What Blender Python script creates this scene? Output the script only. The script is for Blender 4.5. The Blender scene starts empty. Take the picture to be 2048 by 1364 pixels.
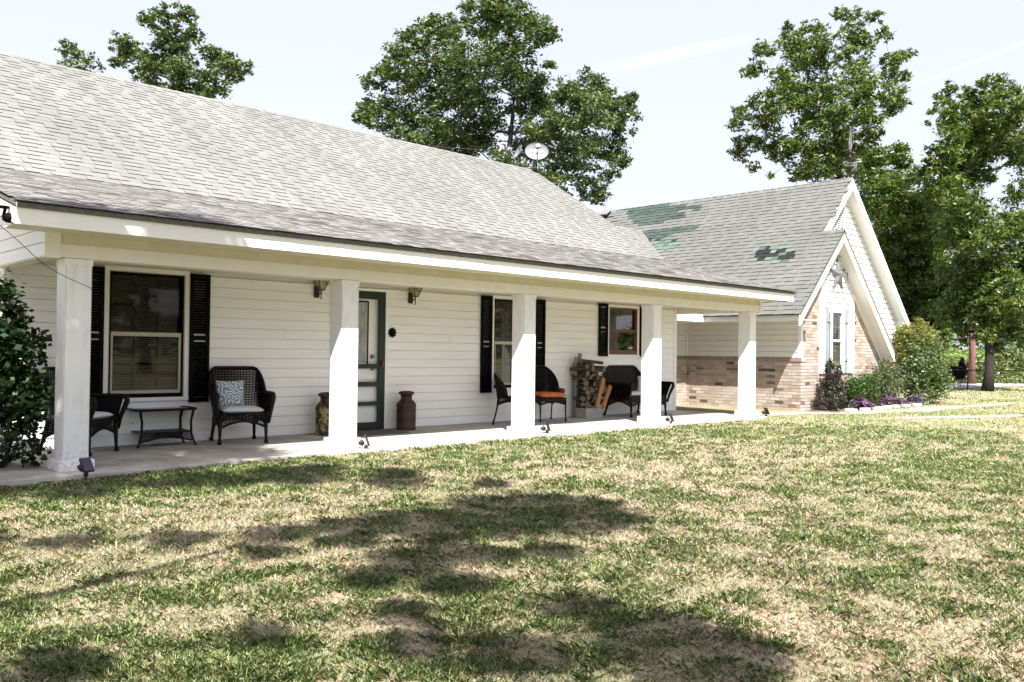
import bpy, math, random
import numpy as np
from mathutils import Vector, Matrix
PI = math.pi
random.seed(7); RNG = np.random.default_rng(7)
S = bpy.context.scene
COL = S.collection
# ------------------------------------------------------------------ camera
F_PX, YAW, PIT, ROL = 1746.09, 0.771159, 0.0127878, 0.0127732
CAM = np.array([-2.786, -9.1014, 1.2058])
_F = np.array([math.sin(YAW)*math.cos(PIT), math.cos(YAW)*math.cos(PIT), math.sin(PIT)])
_R = np.array([math.cos(YAW), -math.sin(YAW), 0.0]); _U = np.cross(_R, _F)
_R2 = _R*math.cos(ROL)+_U*math.sin(ROL); _U2 = -_R*math.sin(ROL)+_U*math.cos(ROL)
cd = bpy.data.cameras.new('camera'); cam = bpy.data.objects.new('camera', cd); COL.objects.link(cam)
cd.sensor_width = 36; cd.lens = F_PX/2048*36; cd.clip_start = .05; cd.clip_end = 3000
M4 = Matrix.Identity(4)
for i in range(3):
    M4[i][0] = _R2[i]; M4[i][1] = _U2[i]; M4[i][2] = -_F[i]; M4[i][3] = CAM[i]
cam.matrix_world = M4
S.camera = cam
def at(u, v, depth):                      # a point of the place from a bearing and a distance
    r = _F + _R2*(u-1024)/F_PX - _U2*(v-682)/F_PX
    return CAM + r*depth
# ------------------------------------------------------------------ world, sun, exposure
SUNV = Vector((-.7, -1, 1.57)).normalized()
EL = math.asin(SUNV.z); AZ = math.atan2(SUNV.x, SUNV.y)
W = bpy.data.worlds.new('World'); S.world = W; W.use_nodes = True
nt = W.node_tree; nt.nodes.clear()
sky = nt.nodes.new('ShaderNodeTexSky'); sky.sky_type = 'NISHITA'; sky.sun_disc = False
sky.sun_elevation = EL; sky.sun_rotation = AZ % (2*PI)
sky.air_density = 1.0; sky.dust_density = 2.2; sky.ozone_density = 1.0
bg = nt.nodes.new('ShaderNodeBackground'); bg.inputs[1].default_value = .15
wo = nt.nodes.new('ShaderNodeOutputWorld')
pale = nt.nodes.new('ShaderNodeMix'); pale.data_type = 'RGBA'; pale.inputs[0].default_value = .86
pale.inputs[7].default_value = (2.00, 2.01, 2.32, 1)      # thin milky haze over the whole sky
nt.links.new(sky.outputs[0], pale.inputs[6]); 
def trail(prev, a, b, w, amt):                 # a faint vapour trail between two bearings
    a, b = Vector(at(*a, 1)-CAM).normalized(), Vector(at(*b, 1)-CAM).normalized(); n = a.cross(b).normalized(); mid = (a+b).normalized(); ext = mid.dot(a)
    tc = nt.nodes.new('ShaderNodeTexCoord')
    def M(op, x, y=None, z=None):
        m = nt.nodes.new('ShaderNodeMath'); m.operation = op
        for i, q in enumerate((x, y, z)):
            if q is None: continue
            if isinstance(q, (int, float)): m.inputs[i].default_value = q
            else: nt.links.new(q, m.inputs[i])
        return m.outputs[0]
    def D(v):
        d = nt.nodes.new('ShaderNodeVectorMath'); d.operation = 'DOT_PRODUCT'; nt.links.new(tc.outputs['Generated'], d.inputs[0]); d.inputs[1].default_value = v; return d.outputs['Value']
    ns = nt.nodes.new('ShaderNodeTexNoise'); ns.inputs['Scale'].default_value = 22; nt.links.new(tc.outputs['Generated'], ns.inputs[0])
    band = M('POWER', M('MAXIMUM', M('SUBTRACT', 1, M('DIVIDE', M('ABSOLUTE', D(n)), w)), 0), 1.5)
    rng = M('MINIMUM', M('MAXIMUM', M('MULTIPLY', M('SUBTRACT', D(mid), ext), 120), 0), 1)
    f = M('MULTIPLY', M('MULTIPLY', band, rng), M('MULTIPLY', ns.outputs[0], amt))
    m = nt.nodes.new('ShaderNodeMix'); m.data_type = 'RGBA'; nt.links.new(f, m.inputs[0]); nt.links.new(prev, m.inputs[6]); m.inputs[7].default_value = (4, 4, 4.1, 1)
    return m.outputs[2]
sk = trail(pale.outputs[2], (1150, 150), (1520, 72), .009, .7)
sk = trail(sk, (1780, 190), (2200, 25), .003, .7)
nt.links.new(sk, bg.inputs[0]); nt.links.new(bg.outputs[0], wo.inputs[0])
sd = bpy.data.lights.new('sun', 'SUN'); sd.energy = 4.2; sd.angle = math.radians(.53); sd.color = (1, .97, .92)
sun = bpy.data.objects.new('sun', sd); COL.objects.link(sun)
sun.rotation_euler = SUNV.to_track_quat('Z', 'Y').to_euler(); sun.location = (-10, -14, 22)
S.view_settings.view_transform = 'Standard'; S.view_settings.look = 'None'
S.view_settings.exposure = 1.62; S.view_settings.gamma = 1; S.view_settings.use_curve_mapping = False
S.render.engine = 'CYCLES'

# ------------------------------------------------------------------ materials
MATS = {}
def nmat(name):
    m = bpy.data.materials.new(name); m.use_nodes = True
    return m, m.node_tree, m.node_tree.nodes['Principled BSDF']
def N(t, ty, **kw):
    n = t.nodes.new(ty)
    for k, v in kw.items():
        if hasattr(n, k) and not k.startswith('i_'): setattr(n, k, v)
        elif k.startswith('i_'):
            key = k[2:]; key = int(key) if key.isdigit() else key.replace('_', ' ')
            n.inputs[key].default_value = v
    return n
def coords(t, obj=False):
    if obj: return N(t, 'ShaderNodeTexCoord').outputs['Object']
    return N(t, 'ShaderNodeNewGeometry').outputs['Position']
def noise(t, vec, scale, detail=4, rough=.55, stretch=None):
    if stretch:
        mp = N(t, 'ShaderNodeMapping'); mp.inputs['Scale'].default_value = stretch
        t.links.new(vec, mp.inputs[0]); vec = mp.outputs[0]
    n = N(t, 'ShaderNodeTexNoise'); n.inputs['Scale'].default_value = scale
    n.inputs['Detail'].default_value = detail; n.inputs['Roughness'].default_value = rough
    t.links.new(vec, n.inputs['Vector']); return n.outputs[0]
def ramp(t, fac, stops):
    r = N(t, 'ShaderNodeValToRGB'); e = r.color_ramp.elements
    while len(e) < len(stops): e.new(.5)
    for i, (p, c) in enumerate(stops): e[i].position = p; e[i].color = (*c, 1)
    t.links.new(fac, r.inputs[0]); return r.outputs[0]
def mixc(t, fac, a, b, mode='MIX'):
    m = N(t, 'ShaderNodeMix', data_type='RGBA', blend_type=mode)
    for sock, val in ((m.inputs[0], fac), (m.inputs[6], a), (m.inputs[7], b)):
        if isinstance(val, (int, float)): sock.default_value = val
        elif isinstance(val, tuple): sock.default_value = (*val, 1)
        else: t.links.new(val, sock)
    return m.outputs[2]
def mathn(t, op, a, b=None, c=None):
    m = N(t, 'ShaderNodeMath', operation=op)
    for i, v in enumerate((a, b, c)):
        if v is None: continue
        if isinstance(v, (int, float)): m.inputs[i].default_value = v
        else: t.links.new(v, m.inputs[i])
    return m.outputs[0]
def bump(t, bsdf, h, strength=.3, dist=.01):
    b = N(t, 'ShaderNodeBump'); b.inputs['Strength'].default_value = strength; b.inputs['Distance'].default_value = dist
    t.links.new(h, b.inputs['Height']); t.links.new(b.outputs[0], bsdf.inputs['Normal'])
def simple(name, c1, c2, scale=8, rough=.6, bscale=60, bstr=.15, metal=0, stretch=None, obj=False, lo=.35, hi=.7, spec=.5):
    if name in MATS: return MATS[name]
    m, t, b = nmat(name); v = coords(t, obj)
    n = noise(t, v, scale, 5, .6, stretch)
    t.links.new(ramp(t, n, [(lo, c1), (hi, c2)]), b.inputs['Base Color'])
    b.inputs['Roughness'].default_value = rough; b.inputs['Metallic'].default_value = metal
    b.inputs['Specular IOR Level'].default_value = spec
    bump(t, b, noise(t, v, bscale, 3, .6, stretch), bstr, .004)
    MATS[name] = m; return m
WHITE = simple('white_paint', (.80, .79, .76), (.84, .83, .81), 3, .55, 40, .12)
def m_column():
    m, t, b = nmat('column_paint'); v = coords(t)
    base = ramp(t, noise(t, v, 3, 6, .65, (3, 3, .8)), [(.28, (.66, .66, .65)), (.5, (.80, .80, .79))])
    sx = N(t, 'ShaderNodeSeparateXYZ'); t.links.new(v, sx.inputs[0])
    low = N(t, 'ShaderNodeMapRange'); low.inputs[1].default_value = .35; low.inputs[2].default_value = -.05; t.links.new(sx.outputs[2], low.inputs[0])
    f = mathn(t, 'MULTIPLY', low.outputs[0], ramp(t, noise(t, v, 22, 6, .75), [(.42, (0, 0, 0)), (.62, (.8, .8, .8))]))
    t.links.new(mixc(t, f, base, (.36, .30, .23)), b.inputs['Base Color']); b.inputs['Roughness'].default_value = .6
    bump(t, b, noise(t, v, 30, 4, .7, (2, 2, .5)), .35, .004); return m
COLP = m_column()
SIDING = simple('siding_paint', (.82, .815, .80), (.87, .865, .855), 1.6, .5, 90, .08, stretch=(1, 1, 4), lo=.3, hi=.55)
SIDINGW = simple('siding_white', (.70, .70, .69), (.75, .75, .74), 1.6, .5, 90, .08)
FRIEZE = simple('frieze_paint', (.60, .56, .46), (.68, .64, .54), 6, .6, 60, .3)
BEAMP = simple('beam_paint', (.74, .72, .66), (.80, .78, .73), 5, .6, 60, .25)
BLACK = simple('black_paint', (.0015, .0015, .002), (.003, .003, .0035), 9, .6, 80, .1, spec=.08)

GREEND = simple('dark_green_paint', (.003, .014, .011), (.004, .019, .015), 9, .5, 80, .1)
SAGE = simple('sage_paint', (.20, .25, .26), (.26, .31, .32), 9, .6, 60, .2)
ALMOND = simple('almond_frame', (.42, .35, .26), (.50, .43, .33), 12, .5, 60, .1)
REDWD = simple('red_stained_wood', (.10, .03, .014), (.17, .055, .024), 12, .5, 60, .1)
WICK = simple('wicker_black', (.002, .0018, .002), (.006, .0045, .0055), 40, .45, 200, .3, spec=.22)
GALV = simple('galvanised_metal', (.22, .22, .23), (.38, .38, .40), 12, .45, 60, .2, metal=.7)
STARM = simple('star_metal', (.12, .12, .125), (.20, .20, .21), 12, .5, 60, .2, metal=.2)
DARKM = simple('dark_metal', (.02, .018, .016), (.045, .036, .03), 14, .5, 60, .3, metal=.3)
RUST = simple('rusty_brown_metal', (.020, .008, .006), (.062, .020, .014), 14, .6, 50, .6, obj=True)
CONCB = simple('concrete_block_grey', (.26, .26, .25), (.40, .40, .39), 18, .9, 120, .6)
WOODG = simple('weathered_board', (.16, .15, .14), (.30, .28, .26), 8, .8, 60, .5, stretch=(6, 6, 1))
ORANGEW = simple('orange_pine', (.26, .10, .03), (.42, .19, .06), 10, .55, 60, .3, stretch=(6, 6, 1), obj=True)
BARKL = simple('log_bark', (.022, .016, .013), (.11, .085, .065), 30, .9, 90, .9, obj=True)
LOGEND = simple('log_end_wood', (.07, .045, .03), (.24, .175, .115), 30, .8, 90, .5, obj=True)
TRUNK = simple('tree_bark', (.008, .007, .006), (.035, .030, .025), 9, .95, 30, 1, stretch=(3, 3, .6))
POLEM = simple('pole_wood', (.20, .10, .09), (.33, .18, .16), 9, .9, 40, .5, stretch=(4, 4, .5))
MULCH = simple('mulch', (.08, .045, .03), (.26, .16, .11), 40, .95, 90, 1)
STONE = simple('edging_stone', (.34, .31, .28), (.52, .48, .44), 12, .9, 60, .6)
GASKET = simple('wire_dark', (.02, .02, .02), (.03, .03, .03), 9, .6, 60, .1)
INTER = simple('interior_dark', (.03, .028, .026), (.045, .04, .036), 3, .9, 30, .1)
SLATM = simple('blind_vinyl', (.34, .32, .28), (.40, .38, .33), 9, .5, 60, .1)
DISHM = simple('dish_grey', (.20, .20, .23), (.24, .24, .275), 9, .4, 60, .05)
ORANGEC = simple('orange_cushion', (.55, .13, .035), (.68, .20, .06), 25, .9, 150, .5, obj=True)
MAROON = simple('maroon_cloth', (.08, .012, .012), (.13, .02, .018), 25, .9, 150, .5, obj=True)
CUSHW = simple('pale_cushion', (.62, .64, .66), (.72, .73, .74), 25, .9, 150, .5, obj=True)
SOLARP = simple('solar_panel', (.012, .016, .05), (.03, .04, .09), 30, .15, 60, .05)
MAT_DOOR = simple('door_mat', (.07, .07, .06), (.13, .12, .11), 60, 1, 150, 1)
PATHM = simple('bare_dirt', (.30, .255, .20), (.42, .36, .29), 2.5, .95, 40, .5)
ROADM = simple('gravel_road', (.40, .40, .42), (.52, .52, .53), 3, .9, 30, .4)

def m_concrete():
    m, t, b = nmat('porch_concrete'); v = coords(t)
    base = ramp(t, noise(t, v, 2.2, 6, .65), [(.3, (.33, .31, .28)), (.7, (.52, .49, .45))])
    sw = noise(t, v, 3.5, 3, .5)
    wv = N(t, 'ShaderNodeTexWave', wave_type='RINGS', bands_direction='Z')
    wv.inputs['Scale'].default_value = 1.1; wv.inputs['Distortion'].default_value = 9; wv.inputs['Detail'].default_value = 3
    t.links.new(v, wv.inputs[0])
    dirt = ramp(t, wv.outputs[1], [(.0, (.45, .45, .47)), (.18, (1, 1, 1))])
    dirt = ramp(t, noise(t, v, .9, 7, .72), [(.40, (.62, .60, .58)), (.52, (1, 1, 1))])
    t.links.new(mixc(t, .8, base, dirt, 'MULTIPLY'), b.inputs['Base Color'])
    b.inputs['Roughness'].default_value = .75
    bump(t, b, noise(t, v, 60, 4), .3, .004); return m
CONC = m_concrete()
def m_attr(name, rough, nscale, amt, bstr, translucent=False, spec=.5, tcol=(1.4, 1.5, .45), tamt=.24, streak=False):
    m, t, b = nmat(name); v = coords(t)
    a = N(t, 'ShaderNodeAttribute', attribute_name='col')
    n = noise(t, v, nscale, 3, .7)
    var = ramp(t, n, [(.25, (1-amt,)*3), (.75, (1+amt*.0,)*3)])
    c = mixc(t, 1.0, a.outputs[0], var, 'MULTIPLY')
    if streak: c = mixc(t, 1.0, c, ramp(t, noise(t, v, .8, 6, .7, (1.6, .5, .5)), [(.35, (.84, .84, .82)), (.62, (1.05, 1.04, 1.03))]), 'MULTIPLY')
    t.links.new(c, b.inputs['Base Color']); b.inputs['Roughness'].default_value = rough
    b.inputs['Specular IOR Level'].default_value = spec
    if bstr: bump(t, b, n, bstr, .004)
    if translucent:
        tr = N(t, 'ShaderNodeBsdfTranslucent'); t.links.new(mixc(t, 1.0, a.outputs[0], tcol, 'MULTIPLY'), tr.inputs[0])
        mx = N(t, 'ShaderNodeMixShader'); mx.inputs[0].default_value = tamt
        t.links.new(b.outputs[0], mx.inputs[1]); t.links.new(tr.outputs[0], mx.inputs[2])
        out = t.nodes['Material Output']; t.links.new(mx.outputs[0], out.inputs[0])
    return m
SHINGLE = m_attr('asphalt_shingle', .95, 160, .35, .6, spec=.2, streak=True)
BRICK = m_attr('brick_clay', .92, 45, .45, .8, spec=.2)
LEAF = m_attr('leaf', .42, 3, .25, 0, True, spec=.45)
BLADE = m_attr('grass_blade', .7, 3, .2, 0, True, spec=.15, tcol=(1.05, 1.05, .95), tamt=.2)
MORTAR = simple('mortar', (.44, .40, .36), (.52, .48, .44), 20, .95, 90, .6)
def m_ground():
    m, t, b = nmat('lawn_soil'); v = coords(t)
    n1 = noise(t, v, .55, 6, .62); n2 = noise(t, v, 6, 6, .7); n3 = noise(t, v, 45, 4, .75)
    mixn = mathn(t, 'ADD', mathn(t, 'MULTIPLY', n1, .5), mathn(t, 'ADD', mathn(t, 'MULTIPLY', n2, .28), mathn(t, 'MULTIPLY', n3, .26)))
    c = ramp(t, mixn, [(.42, (.17, .20, .09)), (.50, (.27, .26, .14)), (.56, (.36, .31, .20)), (.64, (.46, .38, .28))])
    dk = ramp(t, n3, [(.3, (.45, .42, .38)), (.6, (1, 1, 1))])
    c = mixc(t, .75, c, dk, 'MULTIPLY')
    # far pasture is greener
    sx = N(t, 'ShaderNodeSeparateXYZ'); t.links.new(v, sx.inputs[0])
    far = N(t, 'ShaderNodeMapRange'); far.inputs[1].default_value = 44; far.inputs[2].default_value = 52
    t.links.new(sx.outputs[0], far.inputs[0])
    g = ramp(t, noise(t, v, .08, 5, .6), [(.35, (.16, .27, .06)), (.65, (.26, .36, .12))])
    c = mixc(t, far.outputs[0], c, g)
    t.links.new(c, b.inputs['Base Color']); b.inputs['Roughness'].default_value = .95; b.inputs['Specular IOR Level'].default_value = .1
    bump(t, b, n3, .8, .03); return m
GROUND = m_ground()
def m_glass(name, tint, refl):
    m, t, b = nmat(name); t.nodes.remove(b)
    tr = N(t, 'ShaderNodeBsdfTransparent'); tr.inputs[0].default_value = (*tint, 1)
    gl = N(t, 'ShaderNodeBsdfGlossy'); gl.inputs['Roughness'].default_value = .02
    fr = N(t, 'ShaderNodeFresnel'); fr.inputs[0].default_value = 1.38
    f = mathn(t, 'MULTIPLY_ADD', fr.outputs[0], .6, refl)
    mx = N(t, 'ShaderNodeMixShader'); t.links.new(f, mx.inputs[0]); t.links.new(tr.outputs[0], mx.inputs[1]); t.links.new(gl.outputs[0], mx.inputs[2])
    t.links.new(mx.outputs[0], t.nodes['Material Output'].inputs[0]); return m
GLASS = m_glass('window_glass', (.78, .78, .76), .004)
LGLASS = m_glass('lamp_glass', (.75, .70, .50), .1)
def m_swirl():
    m, t, b = nmat('swirl_fabric'); v = coords(t, True)
    vo = N(t, 'ShaderNodeTexVoronoi'); vo.inputs['Scale'].default_value = 8.5
    mp = N(t, 'ShaderNodeMapping'); mp.inputs['Scale'].default_value = (1, .001, 1); t.links.new(v, mp.inputs[0]); t.links.new(mp.outputs[0], vo.inputs['Vector'])
    sub = N(t, 'ShaderNodeVectorMath', operation='SUBTRACT'); t.links.new(mp.outputs[0], sub.inputs[0]); t.links.new(vo.outputs['Position'], sub.inputs[1])
    s = N(t, 'ShaderNodeSeparateXYZ'); t.links.new(sub.outputs[0], s.inputs[0])
    ang = mathn(t, 'ARCTAN2', s.outputs[2], s.outputs[0])
    w = mathn(t, 'SINE', mathn(t, 'ADD', mathn(t, 'MULTIPLY', vo.outputs['Distance'], 14.0*1.6), ang))
    c = ramp(t, mathn(t, 'MULTIPLY_ADD', w, .5, .5), [(.70, (.20, .27, .33)), (.80, (.80, .82, .82))])
    t.links.new(c, b.inputs['Base Color']); b.inputs['Roughness'].default_value = .9; return m
SWIRL = m_swirl()
def m_can():
    m, t, b = nmat('rusty_painted_can'); v = coords(t, True)
    n = noise(t, v, 11, 6, .7)
    sx = N(t, 'ShaderNodeSeparateXYZ'); t.links.new(v, sx.inputs[0])
    low = N(t, 'ShaderNodeMapRange'); low.inputs[1].default_value = .46; low.inputs[2].default_value = .36; t.links.new(sx.outputs[2], low.inputs[0])
    f = mathn(t, 'MULTIPLY', ramp(t, n, [(.50, (0, 0, 0)), (.55, (1, 1, 1))]), low.outputs[0])
    c = mixc(t, f, ramp(t, n, [(.3, (.015, .007, .006)), (.7, (.08, .032, .02))]), (.34, .26, .10))
    t.links.new(c, b.inputs['Base Color']); b.inputs['Roughness'].default_value = .55; bump(t, b, n, .5, .004); return m
CANM = m_can()
def m_screen():
    m, t, b = nmat('curtain_lace'); v = coords(t)
    t.links.new(ramp(t, noise(t, v, 30, 4, .7, (1, 1, .25)), [(.35, (.22, .22, .22)), (.7, (.45, .45, .45))]), b.inputs['Base Color']); b.inputs['Roughness'].default_value = .9; return m
LACE = m_screen()
CURT = simple('curtain_cloth', (.42, .42, .44), (.62, .62, .64), 30, .9, 60, .3, stretch=(4, 4, .3))

# ------------------------------------------------------------------ mesh helpers
def tag(o, label=None, cat=None, group=None, kind=None):
    if label: o['label'] = label
    if cat: o['category'] = cat
    if group: o['group'] = group
    if kind: o['kind'] = kind
    return o
def empty(name, loc=(0, 0, 0), rz=0, **kw):
    o = bpy.data.objects.new(name, None); COL.objects.link(o); o.location = loc; o.rotation_euler = (0, 0, rz)
    o.empty_display_size = .2
    return tag(o, **kw)
def link(name, me, parent=None):
    o = bpy.data.objects.new(name, me); COL.objects.link(o)
    if parent: o.parent = parent
    return o
class MB:
    def __init__(s): s.v = []; s.f = []; s.c = []; s.sm = []; s.n = 0
    def add(s, V, F, col=None, smooth=False):
        V = np.asarray(V, float).reshape(-1, 3)
        s.v.append(V)
        for f in F: s.f.append([i+s.n for i in f])
        s.n += len(V); s.sm += [smooth]*len(F)
        s.c += [col if col is not None else (.5, .5, .5)]*len(F)
        return s
    def box(s, a, b, col=None):
        x0, y0, z0 = [min(p, q) for p, q in zip(a, b)]; x1, y1, z1 = [max(p, q) for p, q in zip(a, b)]
        V = [(x0,y0,z0),(x1,y0,z0),(x1,y1,z0),(x0,y1,z0),(x0,y0,z1),(x1,y0,z1),(x1,y1,z1),(x0,y1,z1)]
        return s.add(V, [(0,3,2,1),(4,5,6,7),(0,1,5,4),(1,2,6,5),(2,3,7,6),(3,0,4,7)], col)
    def prism(s, poly, axis, a, b, col=None):     # poly: 2-D outline, extruded along axis from a to b
        n = len(poly)
        def mk(p, t):
            if axis == 'y': return (p[0], t, p[1])
            if axis == 'x': return (t, p[0], p[1])
            return (p[0], p[1], t)
        V = [mk(p, a) for p in poly]+[mk(p, b) for p in poly]
        F = [tuple(range(n)), tuple(range(2*n-1, n-1, -1))]+[(i, i+n, (i+1) % n+n, (i+1) % n) for i in range(n)]
        return s.add(V, F, col)
    def tube(s, P, r, k=6, caps=True, col=None, sm=True):
        P = [Vector(p) for p in P]; n = len(P); rs = r if hasattr(r, '__len__') else [r]*n
        V = []; up = None
        for i, p in enumerate(P):
            d = (P[min(i+1, n-1)]-P[max(i-1, 0)])
            d = d.normalized() if d.length > 1e-9 else Vector((0, 0, 1))
            if up is None: up = d.orthogonal().normalized()
            up = (up-d*up.dot(d)); up = up.normalized() if up.length > 1e-6 else d.orthogonal().normalized()
            w = d.cross(up)
            for j in range(k):
                a = 2*PI*j/k; V.append(p+(up*math.cos(a)+w*math.sin(a))*rs[i])
        F = [(i*k+j, i*k+(j+1) % k, (i+1)*k+(j+1) % k, (i+1)*k+j) for i in range(n-1) for j in range(k)]
        s.add([tuple(v) for v in V], F, col, sm)
        if caps:
            b = s.n-n*k; s.f += [[b+j for j in range(k)][::-1], [b+(n-1)*k+j for j in range(k)]]; s.sm += [False]*2
            s.c += [col if col is not None else (.5, .5, .5)]*2
        return s
    def lathe(s, prof, k=16, c=(0, 0, 0), col=None):
        V = [(c[0]+r*math.cos(2*PI*j/k), c[1]+r*math.sin(2*PI*j/k), c[2]+z) for r, z in prof for j in range(k)]
        F = [(i*k+j, i*k+(j+1) % k, (i+1)*k+(j+1) % k, (i+1)*k+j) for i in range(len(prof)-1) for j in range(k)]
        F += [tuple(range(k))[::-1], tuple((len(prof)-1)*k+j for j in range(k))]
        return s.add(V, F, col, True)
    def build(s, name, mat, parent=None, col=False, bevel=0):
        me = bpy.data.meshes.new(name)
        V = np.concatenate(s.v) if s.v else np.zeros((0, 3))
        me.from_pydata(V.tolist(), [], s.f); me.materials.append(mat)
        me.polygons.foreach_set('use_smooth', s.sm)
        if col:
            a = me.attributes.new('col', 'FLOAT_COLOR', 'FACE')
            a.data.foreach_set('color', np.c_[np.array(s.c, float), np.ones(len(s.c))].ravel())
        me.validate(); me.update()
        o = link(name, me, parent)
        if bevel:
            md = o.modifiers.new('bevel', 'BEVEL'); md.width = bevel; md.segments = 2; md.limit_method = 'ANGLE'
        return o
def box(name, a, b, mat, parent=None, bevel=0): return MB().box(a, b).build(name, mat, parent, bevel=bevel)
def quads_np(name, V, mat, parent=None, cols=None, nv=4):
    """V: (n, nv, 3) faces of nv corners each, built fast"""
    V = np.asarray(V, np.float32); n = len(V)
    me = bpy.data.meshes.new(name)
    me.vertices.add(n*nv); me.vertices.foreach_set('co', V.ravel())
    me.loops.add(n*nv); me.loops.foreach_set('vertex_index', np.arange(n*nv, dtype=np.int32))
    me.polygons.add(n); me.polygons.foreach_set('loop_start', np.arange(0, n*nv, nv, dtype=np.int32))
    me.polygons.foreach_set('loop_total', np.full(n, nv, dtype=np.int32))
    me.materials.append(mat)
    if cols is not None:
        a = me.attributes.new('col', 'FLOAT_COLOR', 'FACE')
        a.data.foreach_set('color', np.c_[cols, np.ones(n)].astype(np.float32).ravel())
    me.update(calc_edges=True)
    return link(name, me, parent)

# ================================================================== SETTING
GZ = -.05
def gz(x, y): return GZ+(.012*math.sin(x*1.7+1)*math.sin(y*1.3) if (-10 < x < 32 and y < -.6) else 0)
def ground():
    xs = np.concatenate([np.linspace(-60, -12, 9), np.linspace(-10, 30, 81), np.linspace(34, 90, 15), np.linspace(120, 1500, 12)])
    ys = np.concatenate([np.linspace(-600, -40, 12), np.linspace(-30, -12, 10), np.linspace(-11, 12, 70), np.linspace(16, 60, 12), np.linspace(90, 900, 10)])
    V = []
    for y in ys:
        for x in xs:
            z = GZ
            z += .012*math.sin(x*1.7+1)*math.sin(y*1.3) if (-10 < x < 32 and y < -.6) else 0
            V.append((x, y, z))
    nx = len(xs)
    F = [(j*nx+i, j*nx+i+1, (j+1)*nx+i+1, (j+1)*nx+i) for j in range(len(ys)-1) for i in range(nx-1)]
    mb = MB(); mb.add(V, F, smooth=True); tag(mb.build('ground', GROUND), kind='structure')
ground()
tag(MB().prism([(-1.2, -.34), (.6, -.34), (2.4, -.22), (12.95, -.22), (12.95, 1.92), (-1.2, 1.92)], 'z', -.16, 0).build('porch_floor', CONC, bevel=.01), kind='structure')
# bare dirt paths worn across the lawn, thin sheets with ragged edges
def sheet(name, pts, wfn, mat, z, seed):
    r = random.Random(seed); L = []; R_ = []
    n = 60
    P = [Vector((*p, 0)) for p in pts]
    for i in range(n+1):
        t = i/n*(len(P)-1); k = min(int(t), len(P)-2); p = P[k].lerp(P[k+1], t-k); d = (P[k+1]-P[k]).normalized(); w = Vector((-d.y, d.x, 0))
        a = wfn(i/n)
        L.append(p+w*(a*(.7+.6*r.random()))); R_.append(p-w*(a*(.7+.6*r.random())))
    V = [(v.x, v.y, z-GZ+gz(v.x, v.y)) for v in L]+[(v.x, v.y, z-GZ+gz(v.x, v.y)) for v in R_]
    mb = MB(); mb.add(V, [(i, i+1, n+2+i, n+1+i)[::-1] for i in range(n)]); return tag(mb.build(name, mat), kind='structure')
sheet('dirt_path', [(11.8, .95), (14, .5), (17.4, -.85), (21.3, -1.1), (27, -1.6)], lambda t: .10+.30*math.sin(PI*min(1, t*1.1+.02))**.7, PATHM, GZ+.008, 3)
sheet('dirt_path', [(14.6, -1.5), (17, -2.5), (20, -3.9), (25, -6.5)], lambda t: .05+.20*math.sin(PI*t)**.7, PATHM, GZ+.008, 5)
sheet('road', [(27.5, 6.5), (36, 5.2), (50, 3.4), (75, 0)], lambda t: 1.2, ROADM, GZ+.02, 6)
sheet('mulch_bed', [(-3, .1), (-.15, .15), (-.1, 1.2)], lambda t: .45, MULCH, GZ+.012, 8)
sheet('flower_bed', [(15.9, .2), (19.5, .15), (23.4, .55)], lambda t: .38, MULCH, GZ+.012, 9)

# ================================================================== FARMHOUSE
HOUSE = empty('farmhouse', (0, 0, 0), label='long single-storey white house with grey shingle roof, front porch and brick gabled wing', cat='house')
WY = 1.873
def lap(parent, axis, plane, xr, z0, z1, expo, mat, outs=(), joints=3.66, seed=1, sign=-1, thick=.020, gap=.0065, name='siding_board'):
    """lapped boards on a wall; xr(z) -> (x0,x1); outs: openings (x0,x1,z0,z1)"""
    r = random.Random(seed); z = z0
    while z < z1-.01:
        zt = min(z+expo, z1); zc = (z+zt)/2
        a0, b0 = xr(z+.001); a1, b1 = xr(zt-.001)
        lo, hi = max(min(a0, a1), -99), max(b0, b1)
        segs = [(lo, hi)]
        for (p, q, u, v) in outs:
            if v > zc and u < zc:
                ns = []
                for s0, s1 in segs:
                    if q <= s0 or p >= s1: ns.append((s0, s1)); continue
                    if p > s0: ns.append((s0, p))
                    if q < s1: ns.append((q, s1))
                segs = ns
        for s0, s1 in segs:
            if s1-s0 < .03: continue
            cuts = [s0]; x = s0+r.uniform(.8, joints)
            while x < s1-.5: cuts.append(x); x += joints
            cuts.append(s1)
            for i in range(len(cuts)-1):
                x0, x1 = cuts[i]+(.0008 if i else 0), cuts[i+1]-(.0008 if i < len(cuts)-2 else 0)
                xb0 = a0 if abs(x0-lo) < 1e-6 else x0; xt0 = a1 if abs(x0-lo) < 1e-6 else x0
                xb1 = b0 if abs(x1-hi) < 1e-6 else x1; xt1 = b1 if abs(x1-hi) < 1e-6 else x1
                tk = thick+r.uniform(-.0015, .0015)
                zu = zt-gap
                V2 = [(xb0, z, tk), (xb1, z, tk), (xt1, zu, tk*.5), (xt0, zu, tk*.5), (xb0, z, 0), (xb1, z, 0), (xt1, zu, 0), (xt0, zu, 0)]
                V = [(x, plane+sign*d, zz) if axis == 'y' else (plane+sign*d, x, zz) for x, zz, d in V2]
                MB().add(V, [(0, 1, 2, 3), (4, 7, 6, 5), (0, 4, 5, 1), (1, 5, 6, 2), (2, 6, 7, 3), (3, 7, 4, 0)]).build(name, mat, parent)
        z += expo

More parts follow.
